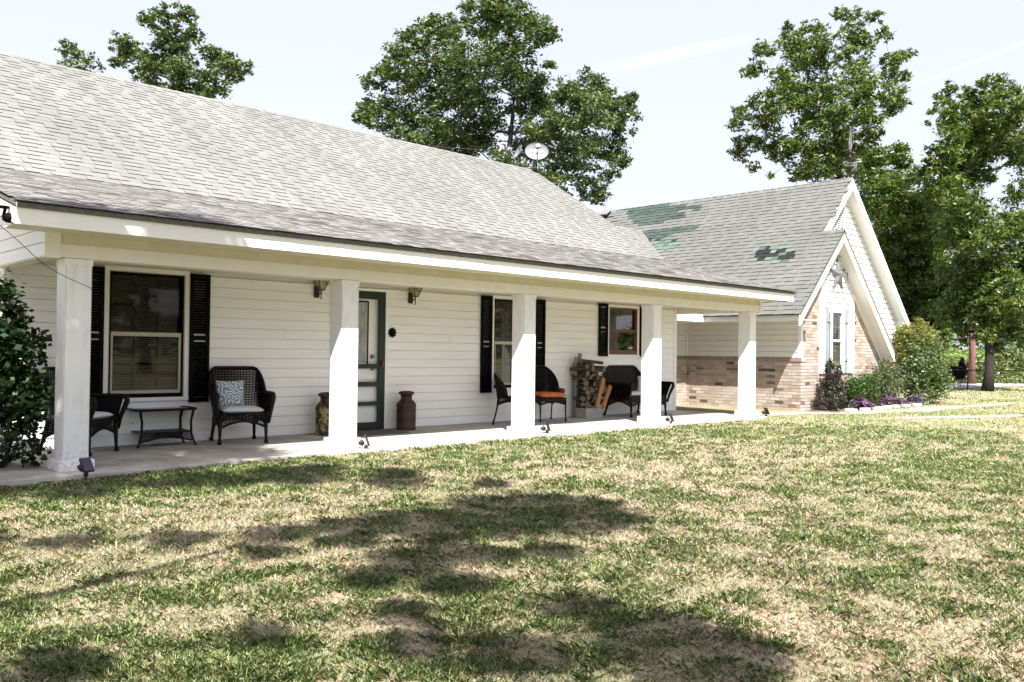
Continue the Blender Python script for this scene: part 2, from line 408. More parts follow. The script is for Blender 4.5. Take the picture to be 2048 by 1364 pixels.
# --- front wall with openings
W1 = (1.06, 2.005, .60, 2.14); W2 = (7.42, 8.36, .60, 2.13); W3 = (10.505, 11.41, 1.20, 2.12); DR = (4.20, 5.15, 0, 2.10)
H0, H1, HT = -.05, 12.757, 2.95
fw = MB(); edges = sorted([W1, W2, W3, DR]); x = H0
for o_ in [W1, DR, W2, W3]:
    fw.box((x, WY+.002, 0), (o_[0], WY+.14, HT))
    if o_[2] > 0: fw.box((o_[0], WY+.002, 0), (o_[1], WY+.14, o_[2]))
    fw.box((o_[0], WY+.002, o_[3]), (o_[1], WY+.14, HT)); x = o_[1]
fw.box((x, WY+.002, 0), (H1, WY+.14, HT))
FW = fw.build('front_wall', SIDING, HOUSE)
outs = [(w[0]-.06, w[1]+.06, w[2]-.06, w[3]+.05) for w in (W1, W2, W3)]+[(DR[0]-.03, DR[1]+.04, 0, DR[3]+.04)]
lap(FW, 'y', WY, lambda z: (H0+.06, H1-.07), .012, 2.16, .1335, SIDING, outs, seed=3)
box('corner_board', (H1-.075, WY-.024, 0), (H1+.022, WY+.09, 2.2), WHITE, FW)
box('corner_board', (H0-.02, WY-.024, 0), (H0+.062, WY+.09, 2.2), WHITE, FW)
# end, back and inner walls (dark inside)
MB().box((H0, WY+.14, 0), (H0+.12, 11.8, 2.7)).box((H1-.12, WY+.142, 0), (H1, 11.8, 2.7)).box((H0, 11.8, 0), (H1, 11.92, 2.7)).build('outer_wall', SIDING, HOUSE)
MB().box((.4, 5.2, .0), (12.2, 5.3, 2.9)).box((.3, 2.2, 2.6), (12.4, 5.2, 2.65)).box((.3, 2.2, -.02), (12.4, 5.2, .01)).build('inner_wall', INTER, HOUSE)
# --- porch: beam, frieze, soffit, ceiling, fascia
box('beam', (-.155, 0, 2.07), (13.0, .22, 2.205), BEAMP, HOUSE, .004)
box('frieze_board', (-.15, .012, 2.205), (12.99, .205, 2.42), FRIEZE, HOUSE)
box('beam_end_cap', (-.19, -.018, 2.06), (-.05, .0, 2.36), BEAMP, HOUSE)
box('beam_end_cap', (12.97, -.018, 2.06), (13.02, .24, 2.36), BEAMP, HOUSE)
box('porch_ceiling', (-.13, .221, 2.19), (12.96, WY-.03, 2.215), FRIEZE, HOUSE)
box('beam', (-.155, .22, 2.07), (-.02, WY-.03, 2.2), FRIEZE, HOUSE)
box('beam', (12.8, .22, 2.07), (12.98, WY+1.2, 2.2), BEAMP, HOUSE)
PS = .2625; KY, KZ = 2.63, 3.33; RY, RZ = 6.87, 5.967; EY, EZ = -.57, 2.485
def rz_front(y): return EZ+PS*(y-EY) if y < KY else KZ+.622*(y-KY)
LX, RX = -.57, 13.4
MB().box((LX, -.52, 2.285), (RX, -.49, 2.452)).build('fascia_board', WHITE, HOUSE, bevel=.003)
MB().box((LX-.004, -.538, 2.425), (RX+.004, -.52, 2.478)).build('fascia_trim', WHITE, HOUSE)
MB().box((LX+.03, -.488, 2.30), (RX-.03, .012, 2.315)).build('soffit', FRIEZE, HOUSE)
for xx, sg in ((LX, 1), (RX, -1)):
    MB().prism([(-.49, 2.287), (-.49, 2.45), (KY, KZ-.045), (RY, RZ-.05), (RY, RZ-.21), (KY, KZ-.21)], 'x', xx, xx+sg*.03).build('rake_board', WHITE, HOUSE)
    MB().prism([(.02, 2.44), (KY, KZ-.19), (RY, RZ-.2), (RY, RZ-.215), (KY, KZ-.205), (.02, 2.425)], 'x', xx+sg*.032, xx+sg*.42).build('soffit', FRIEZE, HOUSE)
# gable siding over the left porch end
GW = MB().prism([(.0, 2.07), (WY+.1, 2.07), (WY+.1, 3.0), (.0, 2.5)], 'x', -.16, -.156).build('porch_gable_wall', SIDING, HOUSE)
lap(GW, 'x', -.16, lambda z: (0.001 if z < 2.5 else (z-2.5)/PS, WY+.1), 2.08, 2.95, .133, SIDING, joints=9, seed=5)
MB().prism([(WY, 2.95), (KY, KZ-.1), (RY, RZ-.1), (11.9, 2.9)], 'x', H0-.02, H0+.1).prism([(WY, 2.95), (KY, KZ-.1), (RY, RZ-.1), (11.9, 2.9)], 'x', H1-.1, H1+.02).build('gable_wall', SIDING, HOUSE)
# --- columns
for i in range(5):
    X = i*3.15
    c = box('porch_column', (X, 0, .0), (X+.25, .25, 2.068), COLP, HOUSE, .008)
    for q in (.004, .243):
        box('corner_seam', (X+q, -.0035, .14), (X+q+.003, -.0005, 1.99), MORTAR, c)
    box('column_base', (X-.045, -.05, -.06), (X+.295, .30, .10+.02*(i % 2)), COLP, c, .015)
    box('column_cap', (X-.006, -.006, 2.0), (X+.256, .256, 2.066), COLP, c, .004)

# --- windows
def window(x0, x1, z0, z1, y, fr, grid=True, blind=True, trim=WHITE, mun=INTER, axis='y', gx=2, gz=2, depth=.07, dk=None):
    w = box('window', (x0-.055, y-.03, z1), (x1+.055, y-.001, z1+.05), trim, HOUSE)
    box('casing', (x0-.055, y-.03, z0-.06), (x0, y-.001, z1), trim, w); box('casing', (x1, y-.03, z0-.06), (x1+.055, y-.001, z1), trim, w)
    box('sill', (x0-.055, y-.045, z0-.06), (x1+.055, y-.031, z0-.015), trim, w)
    zm = (z0+z1)/2
    f = MB(); d = depth; t = .035
    f.box((x0, y-.015, z0-.015), (x0+t, y+d, z1)).box((x1-t, y-.015, z0-.015), (x1, y+d, z1)).box((x0+t, y-.015, z1-t), (x1-t, y+d, z1)).box((x0+t, y-.015, z0-.015), (x1-t, y+d, z0+t))
    f.build('frame', dk or fr, w)
    if dk:
        for q in ((x0, x0+.012), (x1-.012, x1)): box('bead', (q[0], y-.022, z0-.013), (q[1], y-.0155, z1), fr, w)
        box('bead', (x0+.012, y-.022, z1-.012), (x1-.012, y-.0155, z1), fr, w)
    f = MB(); f.box((x0+t, y-.005, zm-.025), (x1-t, y+.03, zm+.025)).box((x0+t, y, z0+t), (x0+t+.03, y+.03, zm-.025)).box((x1-t-.03, y, z0+t), (x1-t, y+.03, zm-.025)).box((x0+t+.03, y, z0+t), (x1-t-.03, y+.03, z0+t+.04))
    f.build('sash', fr, w)
    box('pane', (x0+t, y+.014, z0+t+.02), (x1-t, y+.018, zm-.02), GLASS, w)
    box('pane', (x0+t, y+.034, zm+.02), (x1-t, y+.038, z1-t), GLASS, w)
    if grid:
        for (a, b) in ((z0+t, zm), (zm, z1-t)):
            for k in range(1, gx+1):
                xx = x0+t+(x1-x0-2*t)*k/(gx+1); box('muntin', (xx-.009, y+.040, a+.03), (xx+.009, y+.05, b-.01), mun, w)
            for k in range(1, gz):
                zz = a+(b-a)*k/gz; box('muntin', (x0+t, y+.051, zz-.008), (x1-t, y+.06, zz+.008), mun, w)
    if blind:
        s = MB(); zz = z0+.06
        while zz < z1-.05:
            s.add([(x0+.05, y+.09, zz-.007), (x1-.05, y+.09, zz-.007), (x1-.05, y+.112, zz+.007), (x0+.05, y+.112, zz+.007),
                   (x0+.05, y+.09, zz-.0085), (x1-.05, y+.09, zz-.0085), (x1-.05, y+.112, zz+.0055), (x0+.05, y+.112, zz+.0055)], [(0, 1, 2, 3), (7, 6, 5, 4), (0, 4, 5, 1)])
            zz += .0245
        tag(s.build('blind_slat', SLATM, w), kind='stuff')
    return w
window(*W1, WY, ALMOND, dk=BLACK); window(*W2, WY, ALMOND, dk=BLACK)
w3 = window(*W3, WY, REDWD, grid=True, blind=False, mun=REDWD, gx=1, gz=1)
def shutter(x0, x1, z0, z1, y, mat=BLACK):
    s = MB(); t = .045
    s.box((x0, y-.045, z0), (x0+t, y-.018, z1)).box((x1-t, y-.045, z0), (x1, y-.018, z1))
    for a in (z0, (z0+z1)/2-.03, z1-.06): s.box((x0+t, y-.044, a), (x1-t, y-.018, a+.06))
    o = s.build('shutter', mat, HOUSE)
    l = MB(); z = z0+.07
    while z < z1-.08:
        if abs(z-(z0+z1)/2) > .05:
            l.add([(x0+t, y-.04, z), (x1-t, y-.04, z), (x1-t, y-.022, z+.028), (x0+t, y-.022, z+.028), (x0+t, y-.036, z-.004), (x1-t, y-.036, z-.004), (x1-t, y-.018, z+.024), (x0+t, y-.018, z+.024)], [(0, 1, 2, 3), (7, 6, 5, 4), (0, 4, 5, 1), (3, 2, 6, 7)])
        z += .034
    tag(l.build('louvre', mat, o), kind='stuff')
for a in ((.735, 1.0), (2.065, 2.325)): shutter(a[0], a[1], .51, 2.165, WY-.012)
for a in ((7.11, 7.36), (8.42, 8.67)): shutter(a[0], a[1], .51, 2.16, WY-.012)
for a in ((10.18, 10.445), (11.47, 11.70)): shutter(a[0], a[1], 1.15, 2.175, WY-.012)
# flowers in the kitchen window
fl = empty('flower_vase', (10.98, 2.02, 1.24), label='vase of dried orange and cream flowers standing inside the reddish window', cat='vase')
MB().lathe([(.03, 0), (.05, .06), (.025, .14), (.035, .17)], 12).build('vase_body', CUSHW, fl)
v_ = MB()
for k in range(14):
    a = random.uniform(0, 2*PI); e = random.uniform(.05, .17); v_.tube([(0, 0, .15), (.5*e*math.cos(a), .3*e*math.sin(a), .24), (e*math.cos(a), .4*e*math.sin(a), .22+random.uniform(0, .14))], [.003, .003, .02], 5)
v_.build('flowers', ORANGEC, fl)
# --- door
DX0, DX1, DZ = DR[0], DR[1], DR[3]
door = empty('door', (0, 0, 0)); door.parent = HOUSE
MB().box((DX0-.03, WY-.03, 0), (DX0, WY+.1, DZ+.04)).box((DX1, WY-.03, 0), (DX1+.038, WY+.1, DZ+.04)).box((DX0, WY-.03, DZ), (DX1, WY+.1, DZ+.04)).build('door_casing', SIDING, door)
sc = MB(); y0, y1 = WY-.022, WY+.012
sc.box((DX0+.004, y0, .012), (DX0+.11, y1, DZ-.004)).box((DX1-.115, y0, .012), (DX1-.004, y1, DZ-.004)).box((DX0+.11, y0, DZ-.12), (DX1-.115, y1, DZ-.004))
for a, b in ((.93, 1.0), (.66, .73), (.37, .43), (.012, .12)): sc.box((DX0+.11, y0, a), (DX1-.115, y1, b))
SD = sc.build('screen_door', GREEND, door, bevel=.003)
box('handle', (DX1-.075, WY-.06, .96), (DX1-.05, WY-.022, 1.05), REDWD, SD, .004)
sl = MB().box((DX0+.02, WY+.05, .01), (DX1-.02, WY+.09, DZ-.01)).build('door_leaf', WHITE, door)
box('door_glass', (DX0+.16, WY+.040, 1.02), (DX1-.29, WY+.047, 1.93), LACE, sl)
MB().box((DX0+.14, WY+.035, 1.0), (DX0+.16, WY+.05, 1.95)).box((DX1-.29, WY+.035, 1.0), (DX1-.27, WY+.05, 1.95)).box((DX0+.16, WY+.035, 1.93), (DX1-.29, WY+.05, 1.95)).build('glass_frame', BLACK, sl)
for z in (1.11, .93): MB().lathe([(.03, 0), (.035, .012), (.02, .03), (.028, .045), (.0, .06)], 12).build('door_knob', GALV, sl).matrix_local = Matrix.Translation((DX1-.2, WY+.05, z)) @ Matrix.Rotation(PI/2, 4, 'X')
tag(box('door_mat', (4.3, 1.15, .002), (5.1, 1.75, .016), MAT_DOOR), label='dark flat doormat on the porch floor in front of the green screen door', cat='doormat')

# ------------------------------------------------------------------ wing
XW = 15.73; YF = .535; YB = 3.62; WM = .968
AX, AZs = 17.14, 4.2
def zl(x): return AZs+WM*(x-AX)
MX = 18.72; MZ = zl(MX)
BRK = [((.46,.37,.31),.36), ((.52,.44,.38),.29), ((.42,.31,.26),.12), ((.56,.49,.43),.16), ((.14,.10,.09),.03), ((.26,.18,.15),.04)]
def brick_cols(n, rg, dark=1.0):
    p = np.array([b[1]*(dark if i > 3 else 1) for i, b in enumerate(BRK)]); p /= p.sum()
    k = rg.choice(len(BRK), n, p=p); c = np.array([BRK[i][0] for i in k]); return c*rg.uniform(.9, 1.1, (n, 1))
BRICKS = []      # (corner8, colour)
def brick_face(axis, plane, inside, x0, x1, z0, z1, sign, seed, parent, dark=1.0, cw=.215, ch=.0735):
    rg = np.random.default_rng(seed); row = 0; z = z0
    while z+ch*.5 < z1:
        x = x0-(.11 if row % 2 else 0)
        zt = min(z+ch-.010, z1)
        while x < x1:
            a, b = max(x, x0), min(x+cw-.010, x1)
            if b-a > .03 and inside(a, z) and inside(b, z) and inside(a, zt) and inside(b, zt):
                o = .006+rg.uniform(0, .004)
                if axis == 'y': lo, hi = (a, plane, z), (b, plane+sign*o, zt)
                else: lo, hi = (plane, a, z), (plane+sign*o, b, zt)
                BRICKS.append((lo, hi, tuple(brick_cols(1, rg, dark)[0]), parent))
            x += cw
        z += ch; row += 1
wing_brick = MB().box((XW+.006, YF+.006, -.2), (XW+.2, YB, 1.075)).build('brick_wall', MORTAR, HOUSE)
brick_face('x', XW+.006, lambda a, z: True, YF, YB, -.05, 1.06, -1, 11, wing_brick, 1.3)
# soldier course along the top of the low brick wall
def soldier(axis, plane, x0, x1, z0, z1, sign, seed, parent, w=.073, out=.03):
    rg = np.random.default_rng(seed); x = x0
    while x < x1-.02:
        b = min(x+w-.01, x1)
        c = tuple(np.array((.36, .25, .20))*rg.uniform(.85, 1.15))
        lo, hi = ((x, plane, z0), (b, plane+sign*out, z1)) if axis == 'y' else ((plane, x, z0), (plane+sign*out, b, z1))
        BRICKS.append((lo, hi, c, parent)); x += w
soldier('x', XW+.006, YF-.02, YB-.03, 1.075, 1.165, -1, 4, wing_brick)
box('wall_cap', (XW-.018, YF-.014, 1.078), (XW+.2, YB, 1.16), MORTAR, wing_brick)
back_brick = MB().box((H1, YB+.004, -.2), (XW, YB+.2, 1.075)).build('brick_wall', MORTAR, HOUSE)
brick_face('y', YB+.004, lambda a, z: True, 14.2, XW-.01, -.05, 1.06, -1, 12, back_brick, .3)
soldier('y', YB+.004, 14.2, XW-.03, 1.075, 1.165, -1, 5, back_brick)
bw = box('back_wall', (H1, YB+.02, 1.165), (XW+.1, YB+.2, 2.3), SIDINGW, HOUSE)
lap(bw, 'y', YB+.02, lambda z: (14.2, XW-.05), 1.17, 2.1, .13, SIDINGW, seed=8, thick=.028, gap=.011)
sw = box('side_wall', (XW+.02, YF+.05, 1.165), (XW+.2, YB+.2, 2.3), SIDINGW, HOUSE)
lap(sw, 'x', XW+.02, lambda z: (YF+.07, YB-.03), 1.17, 2.1, .13, SIDINGW, seed=9, thick=.028, gap=.011)
box('corner_board', (XW-.018, YF-.006, 1.166), (XW+.09, YF+.075, 2.1), WHITE, sw)
box('corner_board', (XW-.03, YB-.03, 1.166), (XW+.02, YB+.02, 2.1), WHITE, sw)
# eaves
MB().box((15.05, .2, 1.985), (15.08, 2.66, 2.165)).build('fascia_board', WHITE, HOUSE)
MB().box((15.08, .23, 2.0), (XW+.02, 2.66, 2.015)).build('soffit', WHITE, HOUSE)
MB().box((13.0, 2.66, 1.985), (15.08, 2.69, 2.165)).build('fascia_board', WHITE, HOUSE)
MB().box((13.0, 2.69, 2.0), (XW+.02, YB+.02, 2.016)).build('soffit', WHITE, HOUSE)
# front gable wall (brick, with a sided centre bay)
def under_small(x, z): return z < min(zl(x), AZs-WM*(x-AX))-.30
gb = MB().prism([(XW+.01, -.2), (20.9, -.2), (20.9, 1.06), (19.98, 1.06), (AX, AZs-.20), (XW+.01, zl(XW)-.28)], 'y', YF+.006, YF+.045).build('brick_gable', MORTAR, HOUSE)
brick_face('y', YF+.006, lambda a, z: (z < 1.06 or under_small(a, z)) and not (16.62 < a < 18.33), XW, 16.60, -.05, 3.0, -1, 13, gb, .9)
brick_face('y', YF+.006, lambda a, z: z < 1.06 or under_small(a, z), 18.35, 20.9, -.05, 3.0, -1, 14, gb, .5)
brick_face('y', YF+.006, lambda a, z: True, 16.60, 18.35, -.05, .78, -1, 15, gb, .5)
soldier('y', YF+.006, 20.05, 20.9, 1.07, 1.15, -1, 6, gb, out=.04)
bay = MB().prism([(16.61, .80), (18.345, .80), (18.345, AZs-WM*(18.345-AX)-.24), (AX, AZs-.22), (16.61, zl(16.61)-.24)], 'y', YF-.02, YF+.006).build('centre_bay', SIDINGW, HOUSE)
lap(bay, 'y', YF-.02, lambda z: (max(16.80, AX-(AZs-.3-z)/WM), min(18.10, AX+(AZs-.3-z)/WM)), 2.36, 3.85, .132, SIDINGW, joints=9, seed=20, thick=.034, gap=.016)
MB().box((16.60, YF-.045, .80), (16.83, YF-.021, zl(16.60)-.32)).box((18.09, YF-.045, .80), (18.35, YF-.021, AZs-WM*(18.35-AX)-.30)).build('pilaster', WHITE, bay)
box('panel', (16.83, YF-.03, .80), (18.09, YF-.021, 2.36), WHITE, bay)
wg = window(17.03, 17.60, .875, 2.28, YF-.095, WHITE, grid=True, blind=False, mun=WHITE, gx=1, gz=2, depth=.055)
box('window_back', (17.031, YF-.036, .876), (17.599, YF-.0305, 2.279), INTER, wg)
box('curtain', (17.07, YF-.045, .91), (17.56, YF-.0375, 1.55), CURT, wg)
for a, b in ((16.87, 16.99), (17.655, 17.965)):
    s = empty('shutter'); s.parent = HOUSE; tag(s, label='sage green board shutter')
    k = 1 if b-a < .2 else 3
    wd = (b-a)/k
    for q in range(k): box('plank', (a+q*wd+.002, YF-.062, .84), (a+(q+1)*wd-.002, YF-.045, 2.355), SAGE, s)
    for z in (1.10, 2.02): box('batten', (a-.004, YF-.084, z), (b+.004, YF-.063, z+.07), SAGE, s)
# small gable rake boards + soffit
def band(name, pts_top, dz, y0, y1, mat, parent=HOUSE):
    P = list(pts_top)+[(x, z-dz) for x, z in reversed(pts_top)]
    return MB().prism(P, 'y', y0, y1).build(name, mat, parent)
band('rake_board', [(15.03, zl(15.03)-.03), (AX, AZs-.03)], .26, .2, .228, WHITE)
band('rake_board', [(AX, AZs-.03), (20.06, 1.345)], .26, .2, .228, WHITE)
band('soffit', [(15.1, zl(15.1)-.24), (AX, AZs-.26)], .012, .229, YF-.0, WHITE)
band('soffit', [(AX, AZs-.26), (20.06, 1.12)], .012, .229, 1.0, WHITE)
band('frieze_board', [(15.75, zl(15.75)-.262), (AX, AZs-.262)], .10, YF-.03, YF+.004, WHITE)
band('frieze_board', [(18.33, AZs-WM*(18.33-AX)-.262), (20.1, 1.10)], .12, YF-.03, YF+.004, WHITE)
# main gable
GY = 1.0
mg = MB().prism([(XW+.3, 1.1), (22.05, 1.1), (22.05, 2.4), (MX, MZ-.12), (XW+.3, zl(XW+.3)-.12)], 'y', GY, GY+.16).build('gable_wall', SIDINGW, HOUSE)
lap(mg, 'y', GY, lambda z: (max(17.2, MX-(MZ-.40-z)/WM), min(22.0, MX+(MZ-.2-z)/.965)), 1.15, 5.5, .14, SIDINGW, outs=[(18.2, 18.79, 4.25, 5.22)], joints=3.6, seed=22, thick=.036, gap=.018)
box('corner_board', (21.97, GY-.03, 1.1), (22.08, GY+.05, 2.45), WHITE, mg)
mbk = MB().box((20.9, GY-.02, -.2), (22.06, GY+.16, 1.1)).build('brick_wall', MORTAR, HOUSE)
brick_face('y', GY-.02, lambda a, z: True, 20.92, 22.05, -.05, 1.1, -1, 16, mbk, .5)
vent = MB().prism([(18.22, 4.25), (18.78, 4.25), (18.78, 5.2), (18.6, 5.35), (18.22, 4.98)], 'y', GY-.012, GY-.001).build('gable_vent', INTER, HOUSE)
box('vent_trim', (18.76, GY-.045, 4.25), (18.82, GY-.001, 5.25), WHITE, vent); box('vent_trim', (18.18, GY-.045, 4.25), (18.22, GY-.001, 5.0), WHITE, vent)
for k in range(19):
    z = 4.27+k*.052
    MB().add([(18.22, GY-.04, z), (18.76, GY-.04, z), (18.76, GY-.013, z+.035), (18.22, GY-.013, z+.035), (18.22, GY-.04, z-.006), (18.76, GY-.04, z-.006), (18.76, GY-.013, z+.029), (18.22, GY-.013, z+.029)], [(0, 1, 2, 3), (7, 6, 5, 4), (0, 4, 5, 1), (1, 5, 6, 2), (3, 7, 4, 0)]).build('louvre', WHITE, vent)
RM = .965
band('rake_board', [(16.95, zl(16.95)-.03), (MX, MZ-.03)], .27, .72, .75, WHITE)
band('rake_board', [(MX, MZ-.03), (22.35, MZ-.03-RM*(22.35-MX))], .27, .72, .75, WHITE)
band('soffit', [(16.95, zl(16.95)-.26), (MX, MZ-.29)], .012, .752, GY+.01, WHITE)
band('soffit', [(MX, MZ-.27), (22.33, MZ-.27-RM*(22.33-MX))], .012, .752, GY+.01, WHITE)
MB().prism([(22.05, 2.02), (22.33, 2.02), (22.33, 2.2), (22.05, 2.4)], 'y', .755, 9).build('soffit', WHITE, HOUSE)
MB().box((22.0, GY+.16, -.2), (22.06, 9.5, 2.4)).box((XW+.2, 9.4, -.2), (22.0, 9.5, 3)).build('outer_wall', SIDINGW, HOUSE)

# bricks: the 300 that show largest are objects, the rest one joined part per wall
def shown(lo, hi):
    c = (np.array(lo)+np.array(hi))/2-CAM; return (hi[2]-lo[2])*max(abs(hi[0]-lo[0]), abs(hi[1]-lo[1]))/(c@c)
BRICKS.sort(key=lambda b: -shown(b[0], b[1])*(1.6 if b[3] is wing_brick else 1))
for lo, hi, c, par in BRICKS[:300]: MB().box(lo, hi, c).build('brick', BRICK, par, col=True)
rest = {}
for lo, hi, c, par in BRICKS[300:]: rest.setdefault(par.name, (par, MB()))[1].box(lo, hi, c)
for par, mb in rest.values(): tag(mb.build('brick_course', BRICK, par, col=True), kind='stuff')

# ------------------------------------------------------------------ roofs
def slab(name, P, t=.05, mat=None):
    P = [Vector(p) for p in P]; n = (P[1]-P[0]).cross(P[2]-P[0]).normalized()
    if n.z < 0: n = -n
    V = [tuple(p) for p in P]+[tuple(p-n*t) for p in P]; k = len(P)
    return MB().add(V, [tuple(range(k)), tuple(range(2*k-1, k-1, -1))]+[(i, i+k, (i+1) % k+k, (i+1) % k) for i in range(k)]).build(name, mat or UNDER, HOUSE)
UNDER = simple('roof_underlay', (.10, .10, .09), (.16, .16, .15), 20, .9, 60, .3)
TABS = []    # (verts8, colour, parent)
def inpoly(p, poly):
    c = False; n = len(poly)
    for i in range(n):
        (x0, y0), (x1, y1) = poly[i], poly[i-1]
        if (y0 > p[1]) != (y1 > p[1]) and p[0] < (x1-x0)*(p[1]-y0)/(y1-y0)+x0: c = not c
    return c
P1 = [(8.25, 5.9), (6.38, 5.9), (6.29, 5.62), (4.98, 5.48), (4.92, 5.34), (5.9, 5.4), (5.33, 5.15), (6.08, 5.05), (6.96, 5.02)]
P2 = [(6.9, 4.81), (4.71, 4.81), (4.59, 4.64), (5.38, 4.59), (4.71, 4.08), (5.22, 4.03), (5.9, 4.16)]
P3 = [(2.48, 3.9), (2.26, 3.97), (1.44, 3.88), (1.14, 3.66), (.91, 3.49), (1.75, 3.36)]
def shingles(parent, O, ex, ey, L, H, keep, colfn, seed, expo=.143, h0=.004, tk=(.012, .0045)):
    """O: eave start, ex along the eave, ey up the slope"""
    O = np.array(O, float); ex = np.array(ex, float); ex /= np.linalg.norm(ex); ey = np.array(ey, float); ey /= np.linalg.norm(ey)
    n = np.cross(ex, ey); n = n if n[2] > 0 else -n
    rg = np.random.default_rng(seed); s = -.02; row = 0
    while s < H:
        x = -rg.uniform(0, .3)-.0; thick = bool(rg.random() < .5)
        while x < L:
            w = rg.uniform(.16, .30) if thick else rg.uniform(.12, .24)
            a, b = max(x, 0), min(x+w-.0022, L)
            s1 = min(s+expo+.025, H)
            if b-a > .02 and s1-s > .03:
                c3 = O+ex*(a+b)/2+ey*(s+s1)/2
                if keep(c3, a, b, s, s1):
                    hb = h0+(tk[0] if thick else tk[1])+rg.uniform(-.001, .001); ht = h0+.001; j = rg.uniform(-.002, .002)
                    V = [O+ex*a+ey*(s+j)+n*hb, O+ex*b+ey*(s+j)+n*hb, O+ex*b+ey*s1+n*ht, O+ex*a+ey*s1+n*ht,
                         O+ex*a+ey*(s+j)+n*(h0-.003), O+ex*b+ey*(s+j)+n*(h0-.003)]
                    TABS.append((np.array(V), colfn(c3, thick, rg), parent))
            x += w; thick = not thick
        s += expo; row += 1
def col_main(c, thick, rg):
    b = np.array((.238, .24, .228))*rg.uniform(.93, 1.05); return tuple(b)
def col_porch(c, thick, rg):
    b = np.array((.25, .245, .235)); k = rg.random()
    if k < .25: b = np.array((.14, .135, .13))
    elif k < .5: b = np.array((.24, .23, .22))
    return tuple(b*rg.uniform(.85, 1.1))
def col_wing(c, thick, rg):
    y, z = c[1], c[2]
    if inpoly((y, z), P1): return tuple(np.array((.068, .092, .083))*rg.uniform(.75, 1.15))
    if inpoly((y, z), P2):
        if z > 4.55: return tuple(np.array((.075, .105, .10))*rg.uniform(.8, 1.15))
        return tuple(np.array([(.15, .20, .175), (.10, .135, .12), (.04, .047, .045)][rg.choice(3, p=[.5, .25, .25])])*rg.uniform(.9, 1.1))
    if inpoly((y, z), P3): return tuple(np.array([(.16, .21, .185), (.09, .12, .11), (.027, .029, .03)][rg.choice(3, p=[.5, .22, .28])])*rg.uniform(.9, 1.1))
    return tuple(np.array((.178, .182, .171))*rg.uniform(.92, 1.05))
pr = slab('porch_roof', [(LX, EY+.02, EZ-.012), (RX, EY+.02, EZ-.012), (RX, KY, KZ-.012), (LX, KY, KZ-.012)])
mr = slab('main_roof', [(LX, KY, KZ-.012), (RX, KY, KZ-.012), (RX, RY, RZ-.012), (LX, RY, RZ-.012)])
br = slab('back_roof', [(LX, RY, RZ-.012), (RX, RY, RZ-.012), (RX, 12.4, 2.5), (LX, 12.4, 2.5)], mat=UNDER)
ey = (0, 1, .2625); shingles(pr, (LX-.01, EY, EZ), (1, 0, 0), ey, RX-LX+.02, math.hypot(KY-EY, KZ-EZ), lambda *a: True, col_porch, 31, .143, .004, (.0065, .003))
ey = (0, 1, .622); shingles(mr, (LX-.01, KY, KZ), (1, 0, 0), ey, RX-LX+.02, math.hypot(RY-KY, RZ-KZ), lambda *a: True, col_main, 32, .143, .006)
# ridge caps
def ridge(parent, a, b, n, drop, w, col, seed, axis):
    rg = random.Random(seed)
    for i in range(n):
        t0, t1 = i/n, (i+1.12)/n
        p = Vector(a).lerp(Vector(b), t0); q = Vector(a).lerp(Vector(b), min(t1, 1.0)); s = w
        if axis == 'x': A, B = Vector((0, -s, -s*drop)), Vector((0, s, -s*drop))
        else: A, B = Vector((-s, 0, -s*drop)), Vector((s, 0, -s*drop))
        h0, h1 = Vector((0, 0, .028)), Vector((0, 0, .018))
        c = tuple(np.array(col)*rg.uniform(.88, 1.06))
        V = [p+A+h0, p+h0, p+B+h0, q+A+h1, q+h1, q+B+h1, p+A, p, p+B]
        MBR.add([tuple(v) for v in V], [(0, 1, 4, 3), (1, 2, 5, 4), (0, 6, 7, 1), (1, 7, 8, 2)], c)
MBR = MB(); ridge(mr, (LX, RY, RZ-.01), (RX, RY, RZ-.01), 62, .62, .13, (.27, .26, .245), 1, 'x'); MBR.build('ridge_cap', SHINGLE, mr, col=True)
# connector roof between the main roof and the wing
CY0, CZ0 = 2.66, 2.2; CR = (6.74, 4.876); cs = (CR[1]-CZ0)/(CR[0]-CY0)
cr = slab('connector_roof', [(12.9, CY0, CZ0-.012), (15.03, CY0, CZ0-.012), (17.80, CR[0], CR[1]-.012), (12.9, CR[0], CR[1]-.012)])
shingles(cr, (13.02, CY0, CZ0), (1, 0, 0), (0, 1, cs), 5.2, math.hypot(CR[0]-CY0, CR[1]-CZ0), lambda c, a, b, s, s1: c[0] < 14.98+(c[1]-CY0)*.690+.13, col_main, 33)
slab('connector_roof_back', [(12.9, CR[0], CR[1]-.012), (17.80, CR[0], CR[1]-.012), (16, 10.5, 2.9), (12.9, 10.5, 2.9)])
# wing left slope: front part under the small gable, rear part up to the ridge
u = math.hypot(1, WM)
wr = slab('wing_roof', [(15.02, .19, zl(15.02)-.015), (AX, .19, AZs-.015), (AX, .73, AZs-.015), (MX, .73, MZ-.015), (MX, 11.5, MZ-.015), (15.02, 11.5, zl(15.02)-.015)])
def keepw(c, a, b, s, s1):
    return (c[1] > .72 or c[2] < AZs) and not (c[1] > 3.2 and c[0] < 14.98+(c[1]-CY0)*.690-.45)
shingles(wr, (15.0, .18, zl(15.0)), (0, 1, 0), (1, 0, WM), 10.6, (MX-15.0)*u, keepw, col_wing, 34, .143, .004, (.018, .010))
slab('wing_roof_right', [(MX, .73, MZ-.015), (22.38, .73, MZ-.015-RM*(22.38-MX)), (22.38, 11.5, MZ-.015-RM*(22.38-MX)), (MX, 11.5, MZ-.015)])
sgr = slab('small_gable_roof', [(AX, .19, AZs-.015), (20.08, .19, 1.355), (20.08, 1.0, 1.355), (AX, 1.0, AZs-.015)])
MBR = MB(); ridge(wr, (MX, .73, MZ-.01), (MX, 11.5, MZ-.01), 48, .97, .11, (.24, .24, .23), 2, 'y')
